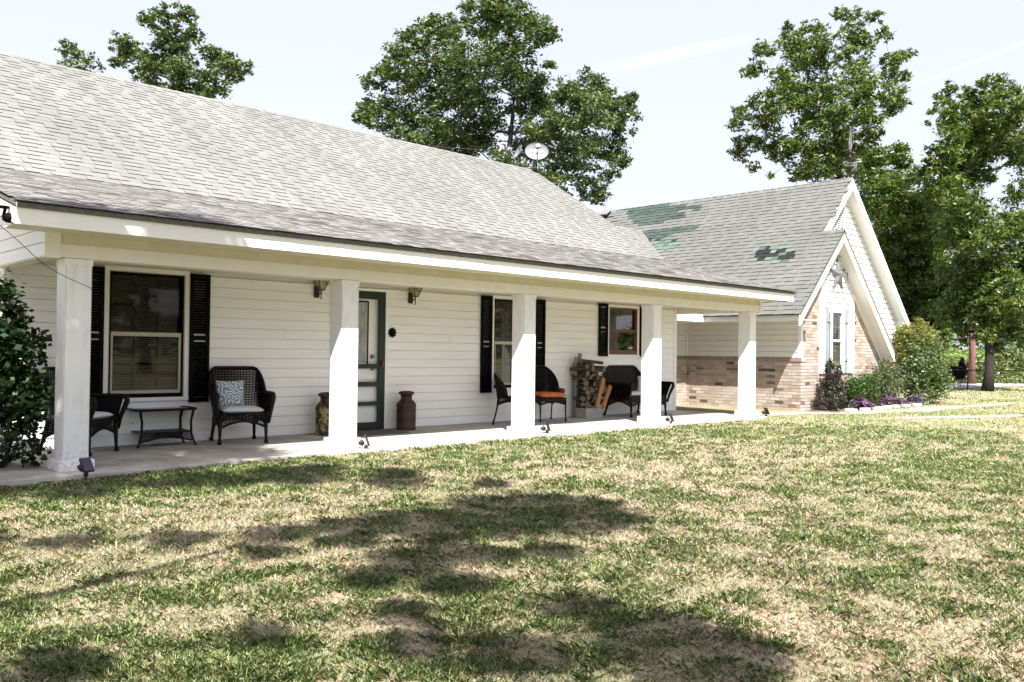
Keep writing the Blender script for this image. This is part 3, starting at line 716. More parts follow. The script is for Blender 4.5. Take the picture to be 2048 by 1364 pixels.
for i, c in enumerate(MBR.c):
    k = i//4
    if 25 <= k < 34: MBR.c[i] = (.075, .115, .10)
MBR.build('ridge_cap', SHINGLE, wr, col=True)
MBR = MB(); ridge(sgr, (AX, .19, AZs-.01), (AX, .8, AZs-.01), 3, .97, .1, (.24, .24, .23), 3, 'y'); MBR.build('ridge_cap', SHINGLE, sgr, col=True)
# small roof patch flashing at the far end of the ridge
TF = [(0, 1, 2, 3), (0, 4, 5, 1), (1, 5, 2), (0, 3, 4)]
def sz(t):
    V = t[0]; c = V.mean(0)-CAM; n = np.cross(V[1]-V[0], V[3]-V[0]); 
    if (V[:4].mean(0)-CAM)@_F < 1: return 0
    p = V[:4].mean(0)-CAM; u_, v_2 = 1024+F_PX*(p@_R2)/(p@_F), 682-F_PX*(p@_U2)/(p@_F)
    if not (10 < u_ < 2040 and 0 < v_2 < 1364): return 0
    return abs(n@c)/np.linalg.norm(c)**3
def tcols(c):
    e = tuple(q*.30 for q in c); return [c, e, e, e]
order = sorted(range(len(TABS)), key=lambda i: -sz(TABS[i]))
big = order[:300]
for i in big:
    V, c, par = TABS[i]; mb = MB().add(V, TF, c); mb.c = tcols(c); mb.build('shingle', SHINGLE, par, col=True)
rest = {}
for i in order[300:]:
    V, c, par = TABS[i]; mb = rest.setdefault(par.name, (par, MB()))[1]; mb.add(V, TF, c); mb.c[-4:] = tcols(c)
for par, mb in rest.values(): tag(mb.build('shingle_field', SHINGLE, par, col=True), kind='stuff')
# roof vents
def roofvent(p, s, nm):
    e = box(nm, (-.17*s, -.17*s, 0), (.17*s, .17*s, .05*s), DISHM, HOUSE, .02); e.location = p; e.rotation_euler = (0, -math.atan(WM)+.15, 0)
    box('vent_base', (-.12*s, -.12*s, -.08*s), (.12*s, .12*s, 0), DARKM, e)
roofvent((18.47, 8.62, 5.64), 1.0, 'roof_vent')
# ================================================================== THINGS ON THE HOUSE
def wall_lamp(x, label):
    L = empty('wall_lamp', (x, WY-.02, 2.06), label=label, cat='wall lamp')
    box('back_plate', (-.045, -.02, -.11), (.045, .0, .06), DARKM, L, .01)
    MB().tube([(0, -.02, -.03), (0, -.08, -.06), (0, -.125, -.04), (0, -.125, 0)], .009, 8).tube([(0, -.125, -.12), (0, -.125, 0)], [.006, .012], 8).lathe([(.0, -.135), (.016, -.125), (.0, -.11)], 8, (0, -.125, 0)).build('arm', DARKM, L)
    c = MB(); b0, t0, h = .035, .085, .15; bz = 0.0
    for sx, sy in ((-1, -1), (1, -1), (1, 1), (-1, 1)): c.tube([(sx*b0, -.125+sy*b0, bz), (sx*t0, -.125+sy*t0*.9, bz+h)], .006, 5)
    c.box((-t0-.012, -.125-t0, bz+h), (t0+.012, -.125+t0, bz+h+.015)).box((-b0-.006, -.125-b0, bz-.01), (b0+.006, -.125+b0, bz)); c.build('cage', DARKM, L)
    MB().add([(-b0, -.125-b0, bz), (b0, -.125-b0, bz), (b0, -.125+b0, bz), (-b0, -.125+b0, bz), (-t0, -.125-t0*.9, bz+h), (t0, -.125-t0*.9, bz+h), (t0, -.125+t0*.9, bz+h), (-t0, -.125+t0*.9, bz+h)], [(0, 1, 5, 4), (1, 2, 6, 5), (2, 3, 7, 6), (3, 0, 4, 7)]).build('lamp_glass', LGLASS, L)
    MB().lathe([(.012, 0), (.025, .04), (.02, .08), (.0, .1)], 10, (0, -.125, .01)).build('bulb', CUSHW, L)
wall_lamp(3.93, 'black coach lamp on the siding left of the door, behind the second column')
wall_lamp(5.62, 'black coach lamp on the siding to the right of the screen door')
hn = MB(); r_ = random.Random(3)
hn.lathe([(.055, 0), (.062, .006), (.03, .014), (0, .016)], 14)
for k in range(9):
    a = k*2*PI/9; hn.lathe([(.016, 0), (.018, .008), (0, .012)], 8, (.062*math.cos(a), .062*math.sin(a), 0))
hn = hn.build('wall_ornament', BLACK); hn.matrix_world = Matrix.Translation((5.28, WY-.018, 1.485)) @ Matrix.Rotation(PI/2, 4, 'X')
tag(hn, 'small black scalloped ornament on the siding right of the door frame', 'ornament')
def spot(u_, p, rz, tilt, label):
    L = empty('solar_light', p, rz, label=label, cat='solar light', group='solar spotlights at the feet of the porch columns')
    MB().tube([(0, 0, -.08), (0, 0, .06)], [.006, .014], 8).lathe([(.02, .05), (.022, .09), (.012, .1)], 10).build('stake', DARKM, L)
    h = MB().box((-.055, -.035, -.012), (.055, .035, .012)).build('panel_housing', DARKM, L, bevel=.006); h.scale = (1, 2.1, 1); h.location = (0, -.01, .155); h.rotation_euler = (tilt, 0, 0)
    box('solar_panel', (-.047, -.029, .0125), (.047, .029, .0145), SOLARP, h)
    hd = MB().lathe([(.022, 0), (.034, .03), (.036, .06), (.03, .065)], 12).build('lamp_head', DARKM, L); hd.location = (0, .03, .10); hd.rotation_euler = (-.9, 0, 0)
spot(0, (.06, -.5, GZ), .3, 1.0, 'solar spotlight with blue panel in the grass before the first column, leftmost')
spot(0, (3.42, -.17, GZ), 1.0, 1.2, 'solar spotlight leaning beside the base of the second column')
spot(0, (6.72, -.10, GZ), .6, 1.25, 'solar spotlight beside the base of the third column, near the orange-cushion chair')
spot(0, (9.80, -.14, GZ), .9, 1.2, 'solar spotlight beside the base of the fourth column, before the loveseat')
spot(0, (12.92, -.2, GZ), 1.1, 1.1, 'solar spotlight beside the base of the rightmost column')
# cable hanging from the left corner to the first column
pts = []
A_, B_ = Vector((-.75, -.65, 2.26)), Vector((.24, -.012, 1.78))
for k in range(15):
    t = k/14; p = A_.lerp(B_, t); p.z -= .07*math.sin(PI*t); p.x += .012*math.sin(9*t); pts.append(p)
tag(MB().tube(pts, .0032, 5).build('cable', GASKET), 'thin dark cable sagging from the roof corner down to the first column', 'cable')
fl_ = empty('floodlight', (-.62, -.3, 2.36), label='black floodlight under the left roof corner', cat='floodlight')
MB().lathe([(.03, 0), (.045, .03), (.045, .13), (.035, .15)], 12).build('lamp_head', BLACK, fl_).rotation_euler = (0, PI/2+.1, -.5)
MB().tube([(0, 0, 0), (.02, .02, .08)], .014, 8).lathe([(.05, .08), (.05, .1)], 12).build('bracket', BLACK, fl_)
# hook on beam etc
tag(MB().tube([(12.0, .03, 2.07), (12.0, .02, 2.03), (12.012, .02, 2.02), (12.02, .02, 2.035)], .004, 5).build('hook', DARKM), 'small dark hook under the porch beam between the two rightmost columns', 'hook')
# satellite dishes on the far rake
def dish(p, rz, r, label, aim=(-.2, -.8, .45)):
    D = empty('satellite_dish', p, rz, label=label, cat='satellite dish', group=None)
    k, m_ = 28, 7; V = []
    for i in range(m_+1):
        for j in range(k):
            a = 2*PI*j/k; q = i/m_; V.append((r*q*math.cos(a), r*.82*q*math.sin(a), .16*r*2*q*q))
    F = [(i*k+j, i*k+(j+1) % k, (i+1)*k+(j+1) % k, (i+1)*k+j) for i in range(m_) for j in range(k)]
    V2 = [(x, y, z-.012) for x, y, z in V]; n0 = len(V)
    F2 = [tuple(q+n0 for q in f[::-1]) for f in F]+[(m_*k+j, m_*k+(j+1) % k, n0+m_*k+(j+1) % k, n0+m_*k+j)[::-1] for j in range(k)]
    q = MB().add(V+V2, F+F2, smooth=True).build('reflector', DISHM, D)
    q.rotation_euler = Vector(aim).to_track_quat('Z', 'Y').to_euler(); q.location = (0, 0, .42)
    qb = MB().tube([(0, -r*.8, .0), (0, -r*.9, r*.6), (0, -r*.25, r*1.35)], .014, 6).build('feed_arm', DISHM, D); qb.rotation_euler = q.rotation_euler; qb.location = q.location
    l = MB().box((-.05, -.05, -.04), (.05, .05, .07)).tube([(-.09, 0, .02), (.09, 0, .02)], .03, 8).build('receiver', DISHM, D, bevel=.01); l.matrix_local = q.rotation_euler.to_matrix().to_4x4(); l.location = q.location+(q.rotation_euler.to_matrix() @ Vector((0, -r*.25, r*1.4)))
    MB().tube([(0, 0, -.1), (0, 0, .36), (0, .0, .42)], .022, 8).box((-.1, -.1, -.06), (.1, .1, -.03)).build('mast', DARKM, D)
    return D
d1 = dish((13.42, 6.75, 5.98), 0, .31, 'grey oval satellite dish with faded script lettering at the right end of the main ridge', aim=(-.62, -.72, .30))
cu = bpy.data.curves.new('lettering', 'FONT'); cu.body = 'WildBlue'; cu.size = .10; cu.extrude = .001; cu.shear = .3; cu.align_x = 'CENTER'; cu.materials.append(WHITE)
txc = bpy.data.objects.new('lettering', cu); me_ = bpy.data.meshes.new_from_object(txc); bpy.data.objects.remove(txc)
tx = link('lettering', me_, d1)
q_ = Vector((-.62, -.72, .30)).to_track_quat('Z', 'Y'); tx.rotation_euler = q_.to_euler(); tx.location = Vector((0, 0, .42))+q_ @ Vector((.0, .0, .055))
d2 = dish((13.05, 6.98, 5.98), 0, .2, 'small pale satellite dish seen edge-on behind the larger grey dish', aim=(-.75, .35, .25))
# weather vane on the wing ridge
wv_ = empty('weather_vane', (MX, .8, MZ), label='rusty weather vane on a turned post at the tip of the main gable', cat='weather vane')
MB().tube([(0, 0, -.05), (0, 0, 1.3)], .018, 8).build('post', RUST, wv_)
MB().lathe([(.02, .22), (.10, .27), (.10, .29), (.04, .33)], 14).lathe([(.02, .5), (.06, .54), (.02, .58)], 12).lathe([(.02, .62), (.045, .66), (.02, .7)], 12).build('turned_collar', RUST, wv_)
MB().tube([(-.3, 0, .38), (.3, 0, .38)], .008, 5).tube([(0, -.3, .38), (0, .3, .38)], .008, 5).box((.3, -.01, .33), (.36, .01, .43)).build('direction_arm', GALV, wv_)
MB().prism([(-.05, .72), (.05, .72), (.09, .85), (.05, 1.05), (.03, 1.3), (-.01, 1.32), (-.02, 1.05), (-.07, .85)], 'y', -.012, .012).build('figure', GALV, wv_)
# barn star on the small gable
st = empty('barn_star', (17.40, YF-.07, 3.16), label='grey metal five-point star in a thin ring on the small gable', cat='wall star')
V = [(0, -.09, 0)]; 
for k in range(10):
    a = PI/2+k*PI/5+.05; r = .43 if k % 2 == 0 else .175; V.append((r*math.cos(a), 0, r*math.sin(a)))
for k in range(10): V.append((V[k+1][0], .012, V[k+1][2]))
MB().add(V, [(0, 1+(k+1) % 10, 1+k) for k in range(10)]+[(1+k, 1+(k+1) % 10, 11+(k+1) % 10, 11+k) for k in range(10)]).build('star_body', STARM, st)
MB().tube([(.45*math.cos(2*PI*k/40), -.02, .45*math.sin(2*PI*k/40)) for k in range(41)], .009, 5, False).build('ring', STARM, st)

# ================================================================== FURNITURE
def surf(S_, nu, nv, r=.0045, lat=False):
    """woven strands over S_(u,v)"""
    mb = MB(); e = 1e-3
    def nrm(u_, v_3):
        a = Vector(S_(min(u_+e, 1), v_3))-Vector(S_(max(u_-e, 0), v_3)); b = Vector(S_(u_, min(v_3+e, 1)))-Vector(S_(u_, max(v_3-e, 0)))
        n = a.cross(b); return n.normalized() if n.length > 1e-12 else Vector((0, 0, 1))
    if not lat:
        for j in range(nv+1):
            v_3 = j/nv; P = []
            for i in range(nu+1):
                u_ = i/nu; P.append(Vector(S_(u_, v_3))+nrm(u_, v_3)*(r*.9 if (i+j) % 2 else -r*.9))
            mb.tube(P, r*1.25, 4, False)
        for i in range(0, nu+1):
            mb.tube([Vector(S_(i/nu, j/6)) for j in range(7)], r*.8, 4, False)
    else:
        for k in range(-nv, nu+1):
            for sgn in (1, -1):
                P = []
                for j in range(nv+1):
                    i = (k+j) if sgn > 0 else (k+nv-j)
                    if 0 <= i <= nu: P.append(Vector(S_(i/nu, j/nv)))
                if len(P) > 1: mb.tube(P, r, 4, False)
    return mb
def sm(t): t = max(0, min(1, t)); return t*t*(3-2*t)
def wicker(name, p, rz, w, label, cat='chair', group=None, big=True, d=.60, back=.95, arm=.64, seat=.40, solid_seat=True):
    C_ = empty(name, p, rz, label=label, cat=cat, group=group)
    hw = w/2; q = .17
    def plan(u_, fl):      # U-shaped plan from front left round the back to front right
        L1 = d-q; Lb = w-2*q; arc = PI/2*q; T = 2*L1+2*arc+Lb; s = u_*T
        ox, oy = hw*fl, d/2*fl
        if s < L1: return (-hw, -d/2+s)
        s -= L1
        if s < arc: a = s/q; return (-hw+q-q*math.cos(a), d/2-q+q*math.sin(a))
        s -= arc
        if s < Lb: return (-hw+q+s, d/2)
        s -= Lb
        if s < arc: a = s/q; return (hw-q+q*math.sin(a), d/2-q+q*math.cos(a))
        s -= arc; return (hw, d/2-q-s)
    def top(u_):
        if big:
            k = sm((u_-.20)/.16)*sm((.80-u_)/.16); return arm+(back-arm)*k**.8
        k = math.sin(PI*max(0, min(1, (u_-.22)/.56)))**.55 if .22 < u_ < .78 else 0
        return seat+.03+(back-seat-.03)*k
    def Sh(u_, v_3):
        x, y = plan(u_, 1); z0 = seat-.02; z = z0+(top(u_)-z0)*v_3
        f = 1+.16*v_3*(1 if big else .6); y2 = y*f+(.03*v_3 if y > 0 else 0)
        return (x*f, y2, z)
    u0, u1 = (0, 1) if big else (.22, .78)
    S2 = lambda u_, v_3: Sh(u0+(u1-u0)*u_, v_3)
    nu = int((w+2*d)*26)
    surf(S2, nu, 26 if big else 28, .0068).build('woven_back', WICK, C_)
    rim = [Vector(S2(k/48, 1)) for k in range(49)]
    MB().tube(rim, .026 if big else .018, 8).build('top_rim', WICK, C_)
    if big:
        for sx in (0, 1):
            a = Vector(S2(sx, 1)); x = a.x
            MB().tube([a+Vector((0, .02, .0)), a+Vector((0, -.035, -.01)), a+Vector((0, -.05, -.06)), Vector((x*.96, -d/2-.02, seat)), Vector((x*.9, -d/2+.0, seat-.14))], [.028, .034, .032, .026, .022], 8).build('arm_post', WICK, C_)
    # apron with arches
    xs = hw*.99; dd = d/2
    def ap(a, b, nm):
        def Sf(u_, v_3):
            x = a[0]+(b[0]-a[0])*u_; y = a[1]+(b[1]-a[1])*u_; lo = seat-(.20 if big else .13)+(.085 if big else .06)*math.sin(PI*u_)
            return (x, y, lo+(seat-.01-lo)*v_3)
        L = math.hypot(a[0]-b[0], a[1]-b[1])
        surf(Sf, max(6, int(L*26)), 9 if big else 4, .0052 if big else .006, lat=not big).build(nm, WICK, C_)
        MB().tube([Sf(k/16, 0) for k in range(17)], .013, 6).tube([Sf(k/8, 1) for k in range(9)], .014, 6).build('apron_rail', WICK, C_)
    ap((-xs, -dd), (xs, -dd), 'apron'); ap((-xs, -dd), (-xs*.9, dd), 'apron'); ap((xs, -dd), (xs*.9, dd), 'apron'); ap((-xs*.9, dd), (xs*.9, dd), 'apron')
    r0, r1 = (.026, .017) if big else (.016, .011)
    for sx in (-1, 1):
        MB().tube([(sx*xs*.97, -dd+.01, seat-.03), (sx*xs*.96, -dd+.005, .18), (sx*xs*.97, -dd, .05), (sx*xs*.97, -dd-.005, 0.0)], [r0, r0*.9, r1, r1], 8).lathe([(r1, 0), (r1*1.7, .012), (r1*1.6, .035), (r1, .055)], 10, (sx*xs*.97, -dd-.004, 0)).build('leg', WICK, C_)
        MB().tube([(sx*xs*.86, dd-.02, seat-.03), (sx*xs*.88, dd+.02, .2), (sx*xs*.93, dd+.07, 0.0)], [r0, r0*.85, r1], 8).lathe([(r1, 0), (r1*1.7, .012), (r1*1.6, .035), (r1, .055)], 10, (sx*xs*.93, dd+.065, 0)).build('leg', WICK, C_)
    box('seat', (-xs*.97, -dd+.01, seat-.03), (xs*.97, dd-.04, seat-.005), WICK, C_, .006)
    return C_
def cushion(name, p, rz, w, d, h, mat, label, cat, rot=(0, 0, 0), tuft=0, power=5):
    n = 18; V = []; 
    for sgn in (1, -1):
        for j in range(n+1):
            for i in range(n+1):
                a, b = i/n*2-1, j/n*2-1
                e = (1-abs(a)**power)*(1-abs(b)**power); hh = h/2*e**.5*sgn if e > 0 else 0
                if tuft: hh *= .62+.38*abs(math.sin(PI*tuft*(a+1)/2)*math.sin(PI*tuft*(b+1)/2))**.5
                k = 1-.04*(1-abs(a*b))
                V.append((a*w/2*(k if tuft == 0 else 1), b*d/2*(k if tuft == 0 else 1), hh))
    m_ = (n+1)**2
    F = [(j*(n+1)+i, j*(n+1)+i+1, (j+1)*(n+1)+i+1, (j+1)*(n+1)+i) for j in range(n) for i in range(n)]
    F2 = [tuple(q+m_ for q in f[::-1]) for f in F]
    o = MB().add(V, F+F2, smooth=True).build(name, mat); o.location = p; o.rotation_euler = (rot[0], rot[1], rz+rot[2]); return tag(o, label, cat)
def loc(C_, v): return C_.location+Matrix.Rotation(C_.rotation_euler.z, 3, 'Z') @ Vector(v)
a1 = math.atan2(-.75, .65)+PI/2          # faces +x -y
c1 = wicker('wicker_armchair', (.62, 1.37, 0), a1, .58, 'black wicker armchair with pale blue cushion, half hidden behind the first column', d=.52)
cushion('seat_cushion', loc(c1, (0, -.02, .425)), a1, .50, .46, .085, CUSHW, 'pale blue seat cushion on the wicker armchair behind the first column', 'cushion')
a2 = math.atan2(-.97, -.25)+PI/2
c2 = wicker('wicker_armchair', (2.56, 1.44, 0), a2, .60, 'black wicker armchair holding the swirl-patterned pillow, right of the large window', d=.52)
cushion('seat_cushion', loc(c2, (0, -.03, .425)), a2, .52, .50, .09, CUSHW, 'white seat cushion on the wicker armchair under the swirl pillow', 'cushion')
pl_ = cushion('throw_pillow', loc(c2, (-.09, .03, .60)), a2, .36, .13, .33, SWIRL, 'grey throw pillow with white swirls on the wicker armchair', 'pillow', power=4)
# remodel pillow: square upright
bpy.data.objects.remove(pl_)
def pillow(p, rz, s, h, mat, label):
    n = 18; V = []
    for sgn in (1, -1):
        for j in range(n+1):
            for i in range(n+1):
                a, b = i/n*2-1, j/n*2-1; e = (1-a**4)*(1-b**4); k = 1-.07*((1-a*a) if abs(b) > abs(a) else (1-b*b))*max(abs(a), abs(b))**3
                V.append((a*s/2*k, h/2*(e**.5 if e > 0 else 0)*sgn, b*s/2*k))
    m_ = (n+1)**2; F = [(j*(n+1)+i, j*(n+1)+i+1, (j+1)*(n+1)+i+1, (j+1)*(n+1)+i) for j in range(n) for i in range(n)]
    o = MB().add(V, [f[::-1] for f in F]+[tuple(q+m_ for q in f) for f in F], smooth=True).build('throw_pillow', mat); o.location = p; o.rotation_euler = (-.22, 0, rz); return tag(o, label, 'pillow')
pillow(loc(c2, (-.10, .05, .62)), a2+.05, .36, .14, SWIRL, 'grey throw pillow with white swirls on the wicker armchair')
ls = wicker('wicker_loveseat', (10.90, 1.46, 0), 0, 1.14, 'wide black wicker loveseat below the reddish window, partly behind the fourth column', cat='loveseat', d=.60)
cushion('seat_cushion', (10.78, 1.42, .43), 0, .95, .5, .09, CUSHW, 'white seat cushion lying on the wicker loveseat', 'cushion')
pillow((11.2, 1.46, .6), -.9, .34, .12, CUSHW, 'pale pillow leaning in the right corner of the wicker loveseat')
g_ = 'pair of light wicker side chairs'
a4 = math.atan2(-.89, -.30)+PI/2
c4 = wicker('wicker_side_chair', (8.42, 1.52, 0), a4, .52, 'black round-backed wicker side chair with orange tufted cushion', group=g_, big=False, d=.46, seat=.42, back=.97)
cushion('seat_cushion', loc(c4, (0, -.03, .465)), a4, .50, .46, .10, ORANGEC, 'orange tufted cushion on the round-backed wicker side chair', 'cushion', tuft=3)
rl = MB().lathe([(.0, -.12), (.05, -.115), (.055, 0), (.05, .115), (0, .12)], 12).build('bolster', MAROON); rl.matrix_world = Matrix.Translation(loc(c4, (.26, .02, .53))) @ Matrix.Rotation(1.2, 4, 'Z') @ Matrix.Rotation(PI/2, 4, 'Y')
tag(rl, 'dark red rolled bolster on the right side of the orange cushion', 'bolster')
a3 = math.atan2(-.69, .72)+PI/2
c3 = wicker('wicker_side_chair', (7.44, 1.42, 0), a3, .46, 'black wicker side chair with no cushion, half hidden behind the third column', group=g_, big=False, d=.46, seat=.46, back=.84)
# table
tb = empty('wicker_table', (1.66, 1.68, 0), -.06, label='low black wicker table with glass top between the two armchairs', cat='table')
tw, td, th = .37, .22, .45
rr = [(tw*math.copysign(abs(math.cos(a))**.35, math.cos(a)), td*math.copysign(abs(math.sin(a))**.35, math.sin(a)), th) for a in [2*PI*k/48 for k in range(49)]]
MB().tube(rr, .017, 8, False).build('rim', WICK, tb)
MB().box((-tw+.01, -td+.01, th-.004), (tw-.01, td-.01, th+.006)).build('glass_top', SOLARP, tb, bevel=.003)
for sx in (-1, 1):
    for sy in (-1, 1): MB().tube([(sx*(tw-.05), sy*(td-.03), th-.01), (sx*(tw-.075), sy*(td-.04), .3), (sx*(tw-.07), sy*(td-.04), .15), (sx*(tw-.03), sy*(td-.02), .02), (sx*(tw-.02), sy*(td-.01), 0)], [.018, .015, .016, .014, .02], 8).build('leg', WICK, tb)
MB().box((-tw+.06, -td+.03, .165), (tw-.06, td-.03, .18)).build('shelf', WICK, tb)
for sy in (-1, 1):
    Sf = lambda u_, v_3, sy=sy: (-tw+.06+(2*tw-.12)*u_, sy*(td-.035), (.06+.05*math.sin(PI*u_))+(.165-(.06+.05*math.sin(PI*u_)))*v_3)
    surf(Sf, 20, 5, .0045, lat=True).build('lattice_apron', WICK, tb)
    MB().tube([Sf(k/16, 0) for k in range(17)], .010, 6).build('apron_rail', WICK, tb)
# milk cans
def can(p, rz, mat, label, s=1.0):
    C_ = empty('milk_can', p, rz, label=label, cat='milk can')
    MB().lathe([(.150, 0), (.158, .005), (.158, .03), (.150, .035), (.152, .20), (.157, .21), (.152, .22), (.152, .36), (.158, .37), (.156, .39), (.13, .435), (.092, .47), (.088, .49), (.088, .54)], 28).build('can_body', mat, C_)
    MB().lathe([(.088, .54), (.118, .553), (.122, .575), (.118, .588), (.095, .592), (.085, .60), (.03, .605)], 28).build('lid', mat, C_)
    for sx in (-1, 1): MB().tube([(sx*.125, 0, .435), (sx*.165, 0, .445), (sx*.175, 0, .475), (sx*.15, 0, .50), (sx*.095, 0, .495)], .011, 8).build('handle', mat, C_)
    for o in C_.children: pass
    C_.scale = (s, s, s)
can((3.98, 1.62, 0), .5, CANM, 'milk can with flaking yellow paint, partly behind the second column')
can((5.40, 1.63, 0), .5, RUST, 'plain rusty brown milk can to the right of the screen door', .98)
# cinder block + firewood
cb = MB()
cb.box((9.38, 1.44, 0), (9.83, 1.47, .19)).box((9.38, 1.66, 0), (9.83, 1.69, .19)).box((9.38, 1.47, 0), (9.42, 1.66, .19)).box((9.585, 1.47, 0), (9.625, 1.66, .19)).box((9.79, 1.47, 0), (9.83, 1.66, .19))
tag(cb.build('cinder_block', CONCB, bevel=.004), 'grey concrete block on the porch floor under the firewood', 'concrete block')
G_ = 'split firewood logs stacked on the concrete block'
r_ = random.Random(11)
def logm(rad, L):
    k = 9; mb = MB(); ph = [rad*r_.uniform(.75, 1.12) for _ in range(k)]
    V = [(ph[j]*math.cos(2*PI*j/k), y+r_.uniform(-.006, .006), ph[j]*math.sin(2*PI*j/k)) for y in (-L/2, 0, L/2) for j in range(k)]
    mb.add(V, [(i*k+j, i*k+(j+1) % k, (i+1)*k+(j+1) % k, (i+1)*k+j)[::-1] for i in range(2) for j in range(k)], smooth=False)
    mb.f += [list(range(k)), list(range(3*k-1, 2*k-1, -1))]; mb.sm += [False]*2; mb.c += [(.5,)*3]*2
    o = mb.build('log', BARKL); o.data.materials.append(LOGEND)
    for p_ in o.data.polygons[-2:]: p_.material_index = 1
    return o
z = .245; row = 0
while z < 1.0:
    t = (z-.2)/.85; x0 = 9.36+.02*t; x1 = 9.75+.20*math.sin(PI*min(1, t*1.1))
    if z > .85: x1 -= .12*(z-.85)/.15
    x = x0+(.04 if row % 2 else 0)
    while x < x1:
        rad = r_.uniform(.028, .062)
        o = logm(rad, r_.uniform(.30, .42)); o.location = (x+rad, 1.60+r_.uniform(-.03, .03), z+r_.uniform(-.03, .03)); o.rotation_euler = (r_.uniform(-.2, .2), r_.uniform(0, 3), r_.uniform(-1.1, .8))
        tag(o, 'rough split log in the %s row from the bottom of the firewood stack' % ['first', 'second', 'third', 'fourth', 'fifth', 'sixth', 'seventh', 'eighth', 'ninth', 'tenth', 'eleventh'][row], 'log', G_); x += rad*2+.004
    z += .083; row += 1
o = logm(.035, .52); o.location = (9.66, 1.55, 1.045); o.rotation_euler = (.08, .0, 1.45); tag(o, 'long thin crooked log lying across the top of the firewood stack', 'log')
for (xa, za), (xb, zb), lab, m_ in [((9.60, .20), (9.80, .74), 'orange pine plank leaning on the firewood, left one of the two', ORANGEW), ((9.79, .20), (10.0, .60), 'orange pine plank leaning on the firewood, right one of the two', ORANGEW)]:
    d_ = Vector((xb-xa, 0, zb-za)); L = d_.length
    o = box('plank', (-.045, -.018, 0), (.045, .018, L), m_, None, .003); o.location = (xa, 1.385, za); o.rotation_euler = (-.12*0, math.atan2(d_.x, d_.z), 0); tag(o, lab, 'plank')
for x, h, lab in ((9.40, 1.14, 'short grey board standing at the top left of the firewood'), (9.50, 1.20, 'taller grey board standing at the top of the firewood')):
    o = box('board', (x-.035, 1.70, .0+.9*0+.0), (x+.035, 1.73, h), WOODG, None, .003); tag(o, lab, 'board')

# ================================================================== VEGETATION
def leaf_quads(P, size, rg, ratio=.5, droop=.0, up=.6):
    """rhombus leaves folded slightly: (n,4,3)"""
    n = len(P)
    d = rg.normal(size=(n, 3)); d[:, 2] = d[:, 2]*.5-droop; d /= np.linalg.norm(d, axis=1)[:, None]
    nn = rg.normal(size=(n, 3))*.75; nn[:, 2] += up; s = np.cross(d, nn); s /= np.linalg.norm(s, axis=1)[:, None]+1e-9
    nrm = np.cross(s, d)
    L = size*rg.uniform(.65, 1.25, (n, 1))
    return np.stack([P-d*L*.5, P-s*L*ratio*.5+nrm*L*.08, P+d*L*.5, P+s*L*ratio*.5+nrm*L*.08], 1)
def leaf_cols(n, rg, pal, P=None, patch=1.0):
    k = rg.choice(len(pal), n); c = np.array(pal)[k]*rg.uniform(.75, 1.2, (n, 1)); return c
GA = [(.050, .090, .028), (.083, .130, .036), (.125, .168, .052), (.026, .052, .017), (.18, .215, .085)]
GPEC = [(.055, .105, .020), (.090, .150, .026), (.140, .190, .036), (.026, .058, .015), (.20, .23, .05)]
